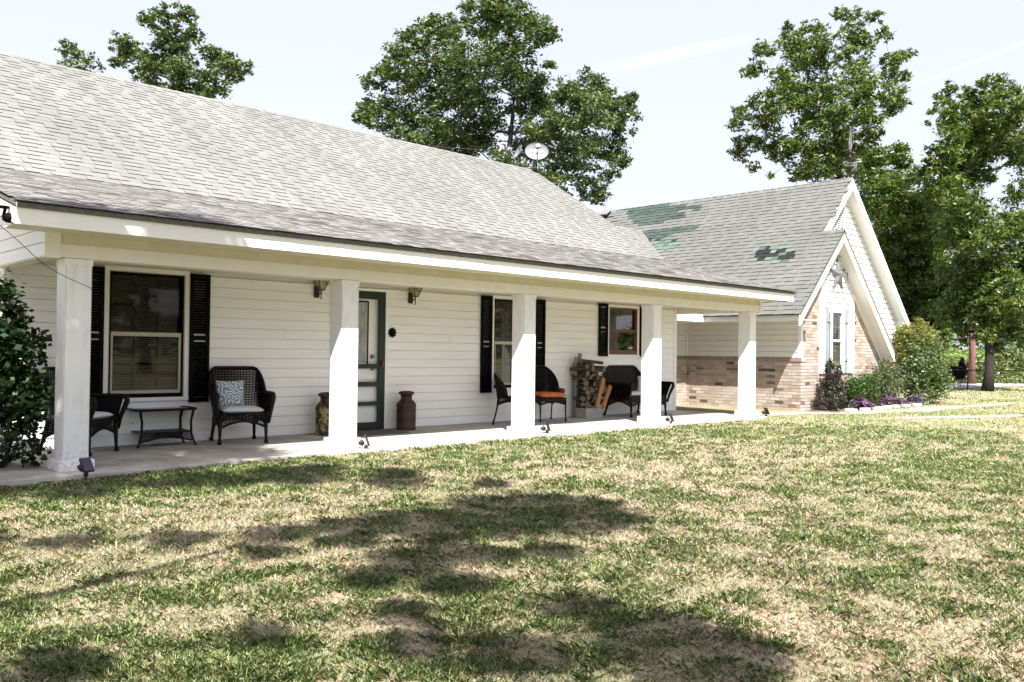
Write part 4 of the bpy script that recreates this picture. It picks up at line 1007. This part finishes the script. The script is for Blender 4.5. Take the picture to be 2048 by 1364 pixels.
def tree(name, label, base, top_z, clumps, leaf, dens, seed, pal, r0=.25, ratio=.5, droop=.2, cat='tree', group=None, depth_r=F_PX, spread=1.0, sub=.155, kmul=1.0):
    """clumps: [(centre, radius_m)]"""
    rg = np.random.default_rng(seed)
    T = empty(name, tuple(base), label=label, cat=cat, group=group)
    B = np.array(base, float)
    ctr = np.mean([c for c, r in clumps], 0)
    tb_ = MB(); nodes = []
    hz = top_z-B[2]
    path = []
    for k in range(9):
        t = k/8; q = B+np.array([(ctr[0]-B[0])*t**1.5, (ctr[1]-B[1])*t**1.5, hz*t])+np.array([.10*math.sin(3*t+seed), .10*math.cos(4*t+seed), 0])*hz*.12*(t > 0)
        path.append(q); nodes.append((q, r0*(1-t)**.7+.035*r0/.25))
    rad = [n[1] for n in nodes]; rad[0] *= 1.35
    tb_.tube([tuple(q-B) for q in path], rad, 10)
    nodes = nodes[2:]
    for c, r in sorted(clumps, key=lambda c: np.linalg.norm(np.array(c[0])-np.array([path[4][0], path[4][1], path[4][2]]))):
        c = np.array(c)
        best = min(nodes, key=lambda n: np.linalg.norm(n[0]-c)+(1.2*max(0, n[0][2]-c[2]+.1)))
        a, ra = best; ra = min(ra*.7, .10*r0/.25+.02)
        m1 = a+(c-a)*.35+np.array([0, 0, .08])*np.linalg.norm(c-a)+rg.normal(0, .04, 3)*np.linalg.norm(c-a)
        m2 = a+(c-a)*.7+np.array([0, 0, .06])*np.linalg.norm(c-a)+rg.normal(0, .04, 3)*np.linalg.norm(c-a)
        re = max(ra*.45, .010)
        tb_.tube([tuple(x-B) for x in (a, m1, m2, c)], [ra, ra*.8, ra*.6, re], 6, False)
        nodes += [(m1, ra*.8), (m2, ra*.6), (c, re)]
        for k in range(6):
            d = rg.normal(size=3); d[2] += .3; d /= np.linalg.norm(d)
            tb_.tube([tuple(c-B), tuple(c+d*r*.5+rg.normal(0, .05*r, 3)-B), tuple(c+d*r*.95-B)], [re*.8, re*.5, .004], 4, False)
    o = tb_.build('trunk', TRUNK, T)
    Ps = []; 
    for c, r in clumps:
        c = np.array(c); n = int(dens*r*r*kmul)
        ns = max(14, int(20+26*r*kmul))
        d = rg.normal(size=(ns, 3)); d /= np.linalg.norm(d, axis=1)[:, None]
        cc = c+d*r*rg.uniform(.12, 1.12, (ns, 1))**.6*np.array([1, 1, .85])
        k = rg.integers(0, ns, n)
        Ps.append(cc[k]+rg.normal(0, 1, (n, 3))*r*sub*np.array([1, 1, .55]))
    P = np.concatenate(Ps)
    Vq = leaf_quads(P, leaf, rg, ratio, droop)-B
    o = quads_np('crown', Vq, LEAF, T, leaf_cols(len(P), rg, pal))
    return T
def px_clumps(L, depth, dv, seed, s=1.0):
    rg = random.Random(seed); out = []
    for u_, v_3, r in L:
        dd = depth+rg.uniform(-dv, dv); out.append((at(u_, v_3, dd), r*s/F_PX*dd))
    return out
def base_at(u_, depth):
    p = at(u_, 730, depth); return (p[0], p[1], GZ)
LA2 = [(245,88,26),(272,108,28),(238,122,18),(302,42,26),(330,28,22),(365,32,26),(345,85,40),(332,128,48),(385,70,24),(372,148,40),(432,118,32),(455,128,30),(492,138,18),(430,168,34),(292,140,30),(412,188,26),(362,190,40),(300,175,30),(470,150,20),(400,215,40),(340,230,50)]
tree('broadleaf_tree', 'leafy tree rising behind the left part of the roof with a tall ragged top', base_at(375, 24), 9.5, px_clumps(LA2, 24, 1.0, 1), .125, 3800, 41, GA, .2)
LA1 = [(138,92,16),(150,112,22),(182,122,18),(203,136,9),(128,100,14),(165,140,22),(140,140,24),(160,180,30)]
tree('broadleaf_tree', 'small treetop showing just above the roof ridge at far left', base_at(160, 26), 8.6, px_clumps(LA1, 26, .6, 2), .12, 2300, 42, GA, .14)
LB_ = [(800,125,42),(765,160,34),(830,85,36),(872,62,32),(905,105,50),(965,38,46),(1010,18,44),(1040,58,40),(1082,62,34),(1105,72,16),(1000,108,50),(930,165,60),(850,180,54),(780,235,48),(738,215,26),(727,238,22),(862,250,54),(960,230,58),(1040,150,50),(1066,205,50),(1098,128,14),(1150,190,42),(1188,168,32),(1220,210,36),(1256,200,22),(1180,240,50),(1238,248,34),(1100,262,54),(1150,300,44),(1210,300,40),(1252,322,16),(1060,290,42),(1130,350,38),(1182,378,28),(1200,395,18),(950,290,46),(900,60,30),(1215,345,22),(1080,370,45),(800,290,40),(880,310,50),(1010,350,50)]
tree('broadleaf_tree', 'large dense tree behind the middle of the roof, its top beyond the upper edge', base_at(985, 30), 10.0, px_clumps(LB_, 30, 2.2, 3, 1.1), .15, 2600, 43, GA, .22)
LC = [(1506,139,22),(1519,94,16),(1539,102,16),(1561,148,22),(1574,58,14),(1581,81,24),(1613,58,20),(1639,58,16),(1600,106,38),(1642,90,28),(1626,139,42),(1677,26,14),(1706,33,18),(1748,35,16),(1768,68,16),(1706,68,28),(1732,84,24),(1690,106,20),(1710,129,32),(1722,161,38),(1781,123,22),(1800,113,18),(1817,110,12),(1784,155,20),(1810,152,14),(1781,187,28),(1797,206,22),(1781,222,16),(1581,181,34),(1555,206,34),(1600,200,38),(1658,181,30),(1626,232,42),(1529,226,30),(1510,200,14),(1484,226,20),(1471,248,16),(1529,268,34),(1484,290,22),(1481,310,16),(1506,335,12),(1542,352,8),(1561,306,30),(1600,290,36),(1652,274,42),(1639,322,46),(1600,345,22),(1690,219,40),(1726,200,32),(1735,239,30),(1742,274,24),(1690,290,40),(1670,340,40)]
tree('pecan_tree', 'tall open-crowned pecan tree behind the wing with the weather vane in front of it', base_at(1697, 34), 12.8, px_clumps(LC, 34, 1.6, 4, 1.08),   .23, 1350, 44, GPEC, .2, ratio=.32, droop=.5)
LD = [(1739,310,30),(1787,308,24),(1808,326,14),(1762,348,40),(1790,390,44),(1760,430,46),(1822,420,50),(1800,480,52),(1852,480,54),(1832,540,56),(1856,600,50),(1882,640,34),(1900,560,52),(1876,400,36),(1790,560,50),(1820,620,44),(1750,380,40),(1838,350,18),(1840,440,40),(1780,520,46),(1900,480,40),(1850,660,30)]
tree('pecan_tree', 'dense dark pecan tree directly behind the gable end of the wing', base_at(1815, 40), 9.5, px_clumps(LD, 40, 2.0, 5, 1.2), .22, 2100, 45, GPEC, .3, ratio=.34, droop=.5)
LE = [(1903,176,14),(1890,196,18),(1868,222,10),(1856,246,6),(1903,219,28),(1942,186,20),(1968,163,14),(2003,172,24),(2036,188,20),(1965,206,34),(1997,226,40),(1932,245,38),(1897,251,20),(1916,277,30),(1965,268,42),(2013,262,42),(1886,310,30),(1920,306,36),(1956,300,40),(1884,342,34),(1929,348,42),(1966,345,30),(2034,310,30),(1856,332,14),(1916,403,44),(1880,380,36),(2040,380,22),(1920,455,50),(1960,470,40),(2034,450,34),(1930,540,50),(1996,560,46),(2040,520,36),(1955,600,44),(2020,615,38),(1906,630,34),(1886,676,20),(2046,650,36),(2010,655,26),(1990,690,16),(2060,580,50),(2075,500,60),(2080,420,60),(2085,300,60),(2090,220,50),(2070,660,40),(1930,665,22),(1965,640,30),(1990,645,26),(1975,672,18),(1945,560,36),(1925,600,34),(2000,600,34),(1990,520,30),(1950,420,34),(2000,470,30),(2045,600,30)]
tree('pecan_tree', 'pecan tree with forked trunk standing in the yard at far right by the fence', (33.1, 2.03, GZ), 6.0, px_clumps(LE, 33.6, 1.8, 6, 1.10), .20, 2100, 46, GPEC, .155, ratio=.34, droop=.5)
# the tree whose shade falls on the lawn; it stands behind the photographer's left shoulder
SH = [(1.0,.0,.55),(1.9,.35,.55),(.3,-.1,.5),(2.1,1.0,.5),(-.4,.1,.5),(1.2,.9,.5),(.6,.5,.45),(-.9,-.6,.5),(.1,-.75,.35),(1.0,-.9,.35),(1.9,-1.15,.45),(2.3,-2.3,.33),(1.6,-1.7,.28),
      (2.45,-4.15,.50),(1.9,-4.55,.45),(1.4,-4.05,.38),(2.4,-4.85,.38),(.75,-3.85,.26),(.2,-3.75,.24),(-.35,-3.5,.22),(-.9,-3.05,.20),(-1.4,-2.7,.25),(.1,-5.1,.22),(.3,-5.5,.22),
      (-.45,-6.1,.2),(.25,-6.85,.32),(.6,-6.7,.2),(.0,-7.4,.34),(-.5,-7.1,.25),(-1.7,-5.45,.22),(2.0,-4.15,.42),(1.1,-3.95,.34),(1.6,-4.6,.3),(2.75,-4.3,.32),(2.2,-3.7,.28),(.5,-4.2,.24),(1.0,-4.6,.26),(.5,-4.9,.26),(.9,-5.1,.22),(1.3,-5.3,.2),(-.1,-4.2,.16),
      (1.7,-1.6,.3),(1.1,-1.4,.28),(2.6,-1.9,.26),(.6,-1.1,.3),(-.2,-1.2,.26),(2.9,-3.0,.2),(.5,-6.2,.2),(-.2,-6.5,.25),(.5,-7.1,.22),(-.9,-5.6,.14),(-.2,-5.7,.16)]
r_ = random.Random(5); cl = []
for gx, gy, r in SH:
    h = 6.6+r_.uniform(-.7, 1.2); cl.append((np.array([gx-.7/1.57*h, gy-h/1.57, GZ+h]), r*.86))
tree('shade_tree', 'shade tree behind the camera whose leaf shadows fall on the lawn', (-12.5, -8.6, GZ), 6.2, cl, .115, 9000, 47, GA, .14, sub=.36)
# trees across the yard behind the camera, seen only in the window panes
for i, (x, y, s) in enumerate([(-10, -26, 3.0), (14, -30, 3.2), (3, -34, 3.4)]):
    rg = random.Random(60+i); cl = [((x+rg.uniform(-s, s)*1.2, y+rg.uniform(-s, s), 3.2+rg.uniform(0, 5)), rg.uniform(1.0, 1.7)) for _ in range(14)]
    tree('yard_tree', ['leafy yard tree far behind the camera on the left, mirrored in the panes', 'leafy yard tree far behind the camera on the right, mirrored in the panes', 'leafy yard tree far behind the camera in the middle, mirrored in the panes'][i], (x, y, GZ), 7.5, cl, .34, 260, 70+i, GA, .25)

def bush(name, label, base, blobs, leaf, n, seed, pal, ratio=.55, cat='bush', up=.6, droop=0, group=None, stems=10, sub=.24):
    """blobs: (dx,dy,z,rx,ry,rz)"""
    rg = np.random.default_rng(seed); T = empty(name, tuple(base), label=label, cat=cat, group=group)
    vol = np.array([b[3]*b[5] for b in blobs]); vol = vol/vol.sum(); Ps = []
    for b, w in zip(blobs, vol):
        k = int(n*w); ns = max(8, int(k/40))
        d = rg.normal(size=(ns, 3)); d /= np.linalg.norm(d, axis=1)[:, None]
        cc = np.array(b[:3])+d*np.array(b[3:])*rg.uniform(.35, 1.0, (ns, 1))**.5
        i = rg.integers(0, ns, k); Ps.append(cc[i]+rg.normal(0, 1, (k, 3))*np.array(b[3:])*sub*.6)
    P = np.concatenate(Ps); P = P[P[:, 2] > .02]
    quads_np('foliage', leaf_quads(P, leaf, rg, ratio, droop, up), LEAF, T, leaf_cols(len(P), rg, pal))
    st_ = MB()
    for k in range(stems):
        b = blobs[k % len(blobs)]; e = np.array(b[:3])+rg.normal(0, .5, 3)*np.array(b[3:])
        st_.tube([(e[0]*.15, e[1]*.15, 0), tuple(e*np.array([.6, .6, .6])), tuple(e)], [.014, .010, .004], 5, False)
    st_.build('stem', TRUNK, T); return T
DKL = [(.008, .022, .006), (.014, .034, .008), (.02, .045, .012), (.028, .055, .014)]
bush('shrub', 'tall dark broad-leaved shrub at the left end of the porch', (-.42, .62, GZ), [(0, 0, .55, .50, .42, .6), (-.9, 0, 1.0, .5, .5, 1.0), (-.9, 0, 1.8, .4, .4, .35), (-.05, 0, 1.05, .46, .4, .5), (-.12, -.05, 1.55, .36, .33, .36), (.12, -.02, 1.2, .34, .3, .35), (.2, 0, .7, .36, .3, .4), (-.32, -.1, 1.8, .26, .25, .22), (-.4, 0, .8, .5, .4, .8), (-.55, 0, 1.5, .4, .4, .5)], .072, 16000, 81, DKL, ratio=.75, sub=.22)
REDL = [(.030, .020, .020), (.022, .032, .022), (.035, .050, .030), (.055, .032, .030)]
MIDG = [(.04, .09, .02), (.07, .13, .025), (.10, .15, .03), (.03, .06, .02)]
PALEG = [(.10, .13, .05), (.15, .17, .08), (.07, .10, .04)]
VARI = [(.20, .24, .14), (.10, .15, .05), (.05, .09, .03), (.28, .30, .20)]
bush('shrub', 'dark reddish-leaved upright shrub at the brick corner of the wing', (16.42, .12, GZ), [(0, 0, .35, .42, .3, .4), (-.12, 0, .75, .16, .15, .35), (.05, 0, .85, .14, .14, .38), (.3, 0, .7, .14, .14, .34), (-.05, 0, .6, .3, .2, .3)], .055, 4200, 82, REDL, ratio=.5, up=.3)
bush('shrub', 'bright green rounded shrub below the narrow sage-shuttered window', (17.75, .05, GZ), [(0, 0, .42, .62, .34, .44), (.25, 0, .62, .42, .3, .24), (-.3, 0, .5, .3, .3, .3)], .06, 5200, 83, MIDG)
bush('shrub', 'pale spiky shrub with upright stems right of the sage-shuttered window', (19.25, .1, GZ), [(-.35, 0, .75, .34, .28, .42), (.05, 0, .6, .4, .3, .5), (.45, 0, .62, .38, .3, .45), (.1, 0, .85, .14, .14, .34), (.35, 0, .8, .14, .14, .34)], .055, 5200, 84, PALEG, up=.2)
bush('shrub', 'large rounded shrub with pale-edged leaves at the right corner of the wing', (21.45, .0, GZ), [(0, 0, .52, .95, .6, .58), (.1, 0, 1.05, .9, .5, .5), (-.3, 0, .8, .7, .5, .5), (.5, 0, .8, .6, .5, .6), (.2, .1, 1.45, .8, .45, .35)], .085, 9500, 85, VARI+MIDG)
YEL = [(.17, .20, .035), (.22, .23, .05), (.09, .15, .03), (.27, .20, .08)]
bush('shrub', 'tall yellow-green nandina shrub behind the large corner shrub', (22.1, .5, GZ), [(0, 0, 1.8, .8, .5, .38), (.3, 0, 2.0, .5, .35, .32), (-.1, 0, 1.5, .9, .5, .4), (.7, 0, 1.9, .4, .3, .22), (-.6, 0, 1.85, .35, .3, .22)], .10, 6500, 86, YEL, ratio=.3, droop=.2)
PUR = [(.14, .07, .19), (.20, .11, .26), (.09, .04, .13), (.26, .20, .28)]
for i, (x, y, w, lab) in enumerate([(17.05, -.28, .42, 'purple trailing plant in front of the dark reddish shrub'), (18.95, -.22, .55, 'purple trailing plant in front of the pale spiky shrub, widest of the three'), (20.25, -.2, .40, 'purple trailing plant at the left foot of the large corner shrub')]):
    bush('purple_plant', lab, (x, y, GZ), [(0, 0, .12, w, .2, .13), (.1, 0, .2, w*.6, .15, .12)], .14, 520, 90+i, PUR, ratio=.22, cat='plant', up=.5, stems=5, group=None)
for i in range(9):
    x = 16.3+i*.62; o = box('edging_stone', (-.2, -.07, 0), (.2, .07, .09), STONE, None, .02); o.location = (x, -.38-.05*math.sin(i)+(.35 if i > 6 else 0), GZ); o.rotation_euler = (.03*math.sin(i*3), .04*math.cos(i*5), .12*math.sin(i*2))
    tag(o, 'low pale stone, %s from the left in the edging of the wing flower bed' % ['first', 'second', 'third', 'fourth', 'fifth', 'sixth', 'seventh', 'eighth', 'ninth'][i], 'edging stone', 'edging stones along the wing flower bed')

# --- right background: fence, statue, pole, hedges
fp, fd = Vector((33.95, 3.0, GZ)), Vector((1, -.93, 0)).normalized()
fd = Vector((.72, -.69, 0)).normalized()
FN = empty('wire_fence', tuple(fp), label='low dark metal fence with a top rail running behind the rooster statue', cat='fence')
for k in range(-2, 6):
    q = fd*k*2.6; MB().tube([tuple(q), tuple(q+Vector((0, 0, .80)))], .026, 8).build('post', DARKM, FN)
MB().tube([tuple(fd*-5.4+Vector((0, 0, .78))), tuple(fd*14+Vector((0, 0, .78)))], .022, 8).build('top_rail', DARKM, FN)
ms = MB()
for k in range(0, 150):
    q = fd*(-5.2+k*.12); ms.tube([tuple(q+Vector((0, 0, .04))), tuple(q+Vector((0, 0, .77)))], .0022, 3, False)
for z in (.05, .22, .40, .58): ms.tube([tuple(fd*-5.2+Vector((0, 0, z))), tuple(fd*13+Vector((0, 0, z)))], .0022, 3, False)
tag(ms.build('wire_mesh', DARKM, FN), kind='stuff')
# rooster (metal yard statue), facing right
RB = empty('rooster_statue', (36.61, 4.24, GZ), -YAW+.1, label='large black metal rooster statue standing on the grass by the fence', cat='statue')
bm_ = MB(); bm_.lathe([(0, -.40), (.16, -.34), (.27, -.18), (.31, 0), (.27, .16), (.15, .27), (0, .30)], 18)
b = bm_.build('body', BLACK, RB); b.location = (.06, 0, .66); b.scale = (.95, .7, .85)
MB().tube([(.12, 0, .72), (.16, 0, .92), (.13, 0, 1.07), (.14, 0, 1.16)], [.23, .15, .10, .075], 14).build('neck', BLACK, RB)
MB().tube([(-.05, 0, .62), (-.22, 0, .70), (-.36, 0, .72), (-.47, 0, .62)], [.2, .22, .19, .06], 12).tube([(-.15, 0, .72), (-.35, 0, .84), (-.48, 0, .78)], [.1, .1, .04], 10).build('tail', BLACK, RB)
MB().lathe([(0, -.09), (.07, -.06), (.085, 0), (.06, .06), (0, .085)], 12, (.17, 0, 1.16)).build('head', BLACK, RB)
MB().tube([(.23, 0, 1.16), (.33, 0, 1.14)], [.03, .004], 8).build('beak', ORANGEW, RB)
MB().prism([(.04, 1.2), (.0, 1.26), (.06, 1.25), (.09, 1.30), (.13, 1.26), (.18, 1.31), (.21, 1.25), (.26, 1.28), (.24, 1.2)], 'y', -.012, .012).prism([(.2, 1.12), (.27, 1.1), (.24, .98), (.19, 1.04)], 'y', -.02, .02).build('comb', REDWD, RB)
for sy in (-.08, .08): MB().tube([(.02, sy, .45), (.0, sy, .22), (.03, sy, .01)], [.03, .014, .012], 8).tube([(.03, sy, .01), (.14, sy, .01)], .012, 6).build('leg', GALV, RB)
tag(MB().tube([(0, 0, -.3), (.02, 0, 3.2), (.0, 0, 7.5)], [.16, .15, .12], 12).build('utility_pole', POLEM), 'reddish wooden utility pole beyond the fence', 'utility pole').location = (42.7, 5.7, GZ)
pt = empty('plant_pot', (31.6, 3.25, GZ), label='small black planter standing left of the rooster statue', cat='planter')
MB().lathe([(.13, 0), (.17, .1), (.21, .38), (.22, .40), (.18, .40)], 16).build('pot', BLACK, pt)
MB().tube([(-.12, 0, .1), (0, .2, .05), (.2, .25, 0)], .012, 6).tube([(.2, -.1, .2), (.3, -.1, 0)], .012, 6).build('stand', BLACK, pt)
def mass(name, pts, n, leaf, seed, pal, hfn, label=None, wid=1.5):
    rg = np.random.default_rng(seed); P = []
    pts = np.array(pts, float)
    t = rg.uniform(0, len(pts)-1.001, n); k = t.astype(int); b = pts[k]+(pts[k+1]-pts[k])*(t-k)[:, None]
    h = np.array([hfn(a) for a in t]); z = h*(1-rg.uniform(0, 1, n)**2*1.0)
    b = b+rg.normal(0, wid, (n, 2))*np.sqrt(np.clip(1-z/np.maximum(h, .01), .05, 1))[:, None]
    P = np.c_[b, z+GZ]
    # clump
    o = quads_np(name, leaf_quads(P, leaf, rg, .6), LEAF, None, leaf_cols(n, rg, pal)); return tag(o, kind='stuff')
HAZG = [(.20, .26, .15), (.26, .31, .20), (.15, .21, .11)]
mass('hedgerow', [(42, 9), (46, 4.2), (54, -2), (66, -12)], 26000, .16, 101, [(.12, .17, .04), (.17, .20, .07), (.08, .12, .03), (.22, .20, .11)], lambda t: 1.15+.35*math.sin(t*9)+.25*math.sin(t*23+1)+.15*math.sin(t*51), wid=.7)
mass('weeds', [(60, 16), (80, 2), (110, -20)], 14000, .35, 103, [(.16, .24, .06), (.22, .30, .10)], lambda t: 1.3+.7*math.sin(t*13)+.5*math.sin(t*31), wid=3)
mass('woodland', [(60, 110), (110, 80), (150, 30), (190, -30), (240, -120)], 42000, 1.1, 102, HAZG, lambda t: 7+2.5*math.sin(t*11)+1.5*math.sin(t*27+2)+1.2*math.sin(t*61), wid=5)
mass('woodland', [(-80, 120), (0, 100), (60, 90)], 9000, 1.6, 104, HAZG, lambda t: 6+1.5*math.sin(t*11), wid=5)
mass('woodland', [(-160, -90), (-40, -120), (90, -110), (200, -110)], 14000, 1.8, 105, GA, lambda t: 8+2*math.sin(t*17)+2*math.sin(t*7), wid=5)

# ------------------------------------------------------------------ lawn
def vnoise(x, y, s, seed):
    rg = np.random.default_rng(seed); G = rg.random((256, 256)); X = x*s+100; Y = y*s+100
    i = np.floor(X).astype(int); j = np.floor(Y).astype(int); fx = X-i; fy = Y-j; fx = fx*fx*(3-2*fx); fy = fy*fy*(3-2*fy)
    g = lambda a, b: G[a % 256, b % 256]
    return (g(i, j)*(1-fx)+g(i+1, j)*fx)*(1-fy)+(g(i, j+1)*(1-fx)+g(i+1, j+1)*fx)*fy
def lawn():
    rg = np.random.default_rng(5)
    A = []
    out = {3: ([], []), 5: ([], [])}
    for r0, r1, nv in ((2.4, 17, 5), (17, 46, 3)):
        hl, hr = math.radians(38), math.radians(46); D0, e_ = 11500, 1.7
        f = lambda q: (q*q/2 if q < 4 else 8+4**e_*(q**(2-e_)-4**(2-e_))/(2-e_))       # integral of density * r
        grid = np.linspace(r0, r1, 4000); cum = np.array([f(q) for q in grid])
        n = int((cum[-1]-cum[0])*(hl+hr)*D0)
        r = np.interp(rg.uniform(cum[0], cum[-1], n), cum, grid); a = YAW+rg.uniform(-hl, hr, n)
        sc_ = np.clip(r/4, .85, 99); hgt = .034*sc_**.16; wid = .0028*sc_**.95*(1 if nv == 5 else 1.15)
        x = CAM[0]+r*np.sin(a); y = CAM[1]+r*np.cos(a)
        # pull towards tufts
        tx_, ty_ = np.floor(x*15)/15+.033, np.floor(y*15)/15+.033
        hx = np.sin(tx_*913.1+ty_*331.7)*43758.5; hy = np.sin(tx_*127.1+ty_*811.7)*23758.5
        tx_ += (hx-np.floor(hx)-.5)*.06; ty_ += (hy-np.floor(hy)-.5)*.06
        k = rg.uniform(0, .6, n)*(r < 12); x = x+(tx_-x)*k; y = y+(ty_-y)*k
        g1 = vnoise(x, y, .55, 1); g2 = vnoise(x, y, 1.7, 2); g3 = vnoise(x, y, 6, 3); g4 = vnoise(x, y, 14, 4)
        green = .22*g1+.22*g2+.30*g3+.26*g4
        green += np.clip(1-np.hypot(x-.3, (y+.9)*1.6)/2.6, 0, 1)*.30      # lusher by the porch at left
        green += np.clip(1-np.abs(y+1.3)/1.4, 0, 1)*.10*(x > 1)
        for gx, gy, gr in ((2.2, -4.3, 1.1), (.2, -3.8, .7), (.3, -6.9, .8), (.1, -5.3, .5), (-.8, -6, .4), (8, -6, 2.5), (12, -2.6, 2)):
            green += np.clip(1-np.hypot(x-gx, y-gy)/gr, 0, 1)*.16  # extra green, mostly under the tree shadows, deepening that shade in blade colour
        bare = (g1*.4+g2*.3+g3*.3)
        ok = (y < np.interp(x, [-.1, .6, 2.4, 13], [-.35, -.345, -.222, -.222])) | ((x > 13.1) & (y < .1)) | (x > 23.5)
        ok &= ~((x < -.1) & (y > -.45))
        # worn paths
        ppath = np.interp(x, [11.8, 14, 17.4, 21.3, 27], [.95, .5, -.85, -1.1, -1.6]); ok &= ~((np.abs(y-ppath) < (.15+.45*g4)*(rg.random(n) < .85)) & (x > 11.8) & (x < 27))
        pp2 = np.interp(x, [14.6, 17, 20, 25], [-1.5, -2.5, -3.9, -6.5]); ok &= ~((np.abs(y-pp2) < (.1+.5*g4)*(rg.random(n) < .8)) & (x > 14.6) & (x < 25))
        ok &= rg.random(n) < np.clip(.8+1.5*(green-.35), .65, 1)
        ok &= ~((x > 27) & (y > 4.0))
        x, y, green, g4, r, g2, g3, hgt, wid = [q[ok] for q in (x, y, green, g4, r, g2, g3, hgt, wid)]; n = len(x)
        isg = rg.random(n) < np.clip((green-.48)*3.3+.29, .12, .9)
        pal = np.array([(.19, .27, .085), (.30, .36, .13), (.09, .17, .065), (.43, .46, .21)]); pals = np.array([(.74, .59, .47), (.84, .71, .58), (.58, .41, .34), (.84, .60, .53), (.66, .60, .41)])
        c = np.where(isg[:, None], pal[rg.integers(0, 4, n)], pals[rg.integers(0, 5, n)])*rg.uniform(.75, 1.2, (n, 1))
        h = hgt*rg.uniform(.45, 1.25, n)*np.where(isg, 1.12, .8)*(.65+.8*g3); w = wid*rg.uniform(.6, 1.4, n)*np.where(isg, 1.15, .8)
        az = rg.uniform(0, 2*PI, n); lean = rg.uniform(.2, 1.25, n)
        dx, dy = np.cos(az), np.sin(az); px, py = -dy*w/2, dx*w/2
        zb = GZ+.012*np.sin(x*1.7+1)*np.sin(y*1.3)*(x < 32)-.004
        base = np.stack([x, y, zb], 1)
        def pt(t, s): 
            up = h*t*(1-.35*lean*t); out_ = h*lean*t*t
            return base+np.stack([dx*out_+px*s, dy*out_+py*s, up], 1)
        if nv == 5: V = np.stack([pt(0, -1), pt(0, 1), pt(.55, .85), pt(1, 0), pt(.55, -.85)], 1)
        else: V = np.stack([pt(0, -1), pt(0, 1), pt(1, 0)], 1)
        out[nv][0].append(V); out[nv][1].append(c)
    for nv, nm in ((5, 'grass'), (3, 'grass')):
        V = np.concatenate(out[nv][0]); c = np.concatenate(out[nv][1])
        tag(quads_np(nm, V, BLADE, None, c, nv), kind='stuff')
        print('lawn', nv, len(V))
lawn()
rg = np.random.default_rng(77); n = 260
a_ = YAW+rg.uniform(-.6, .6, n); r0_ = 2.6+12*rg.random(n)**1.3; P = np.c_[CAM[0]+r0_*np.sin(a_), CAM[1]+r0_*np.cos(a_), np.full(n, GZ+.028)]
P = P[P[:, 1] < -.4]
tag(quads_np('fallen_leaves', leaf_quads(P, .036, rg, .55, 0, 3), LEAF, None, leaf_cols(len(P), rg, [(.20, .14, .08), (.16, .10, .06), (.36, .29, .17)])), kind='stuff')
print('objects', len(bpy.data.objects))
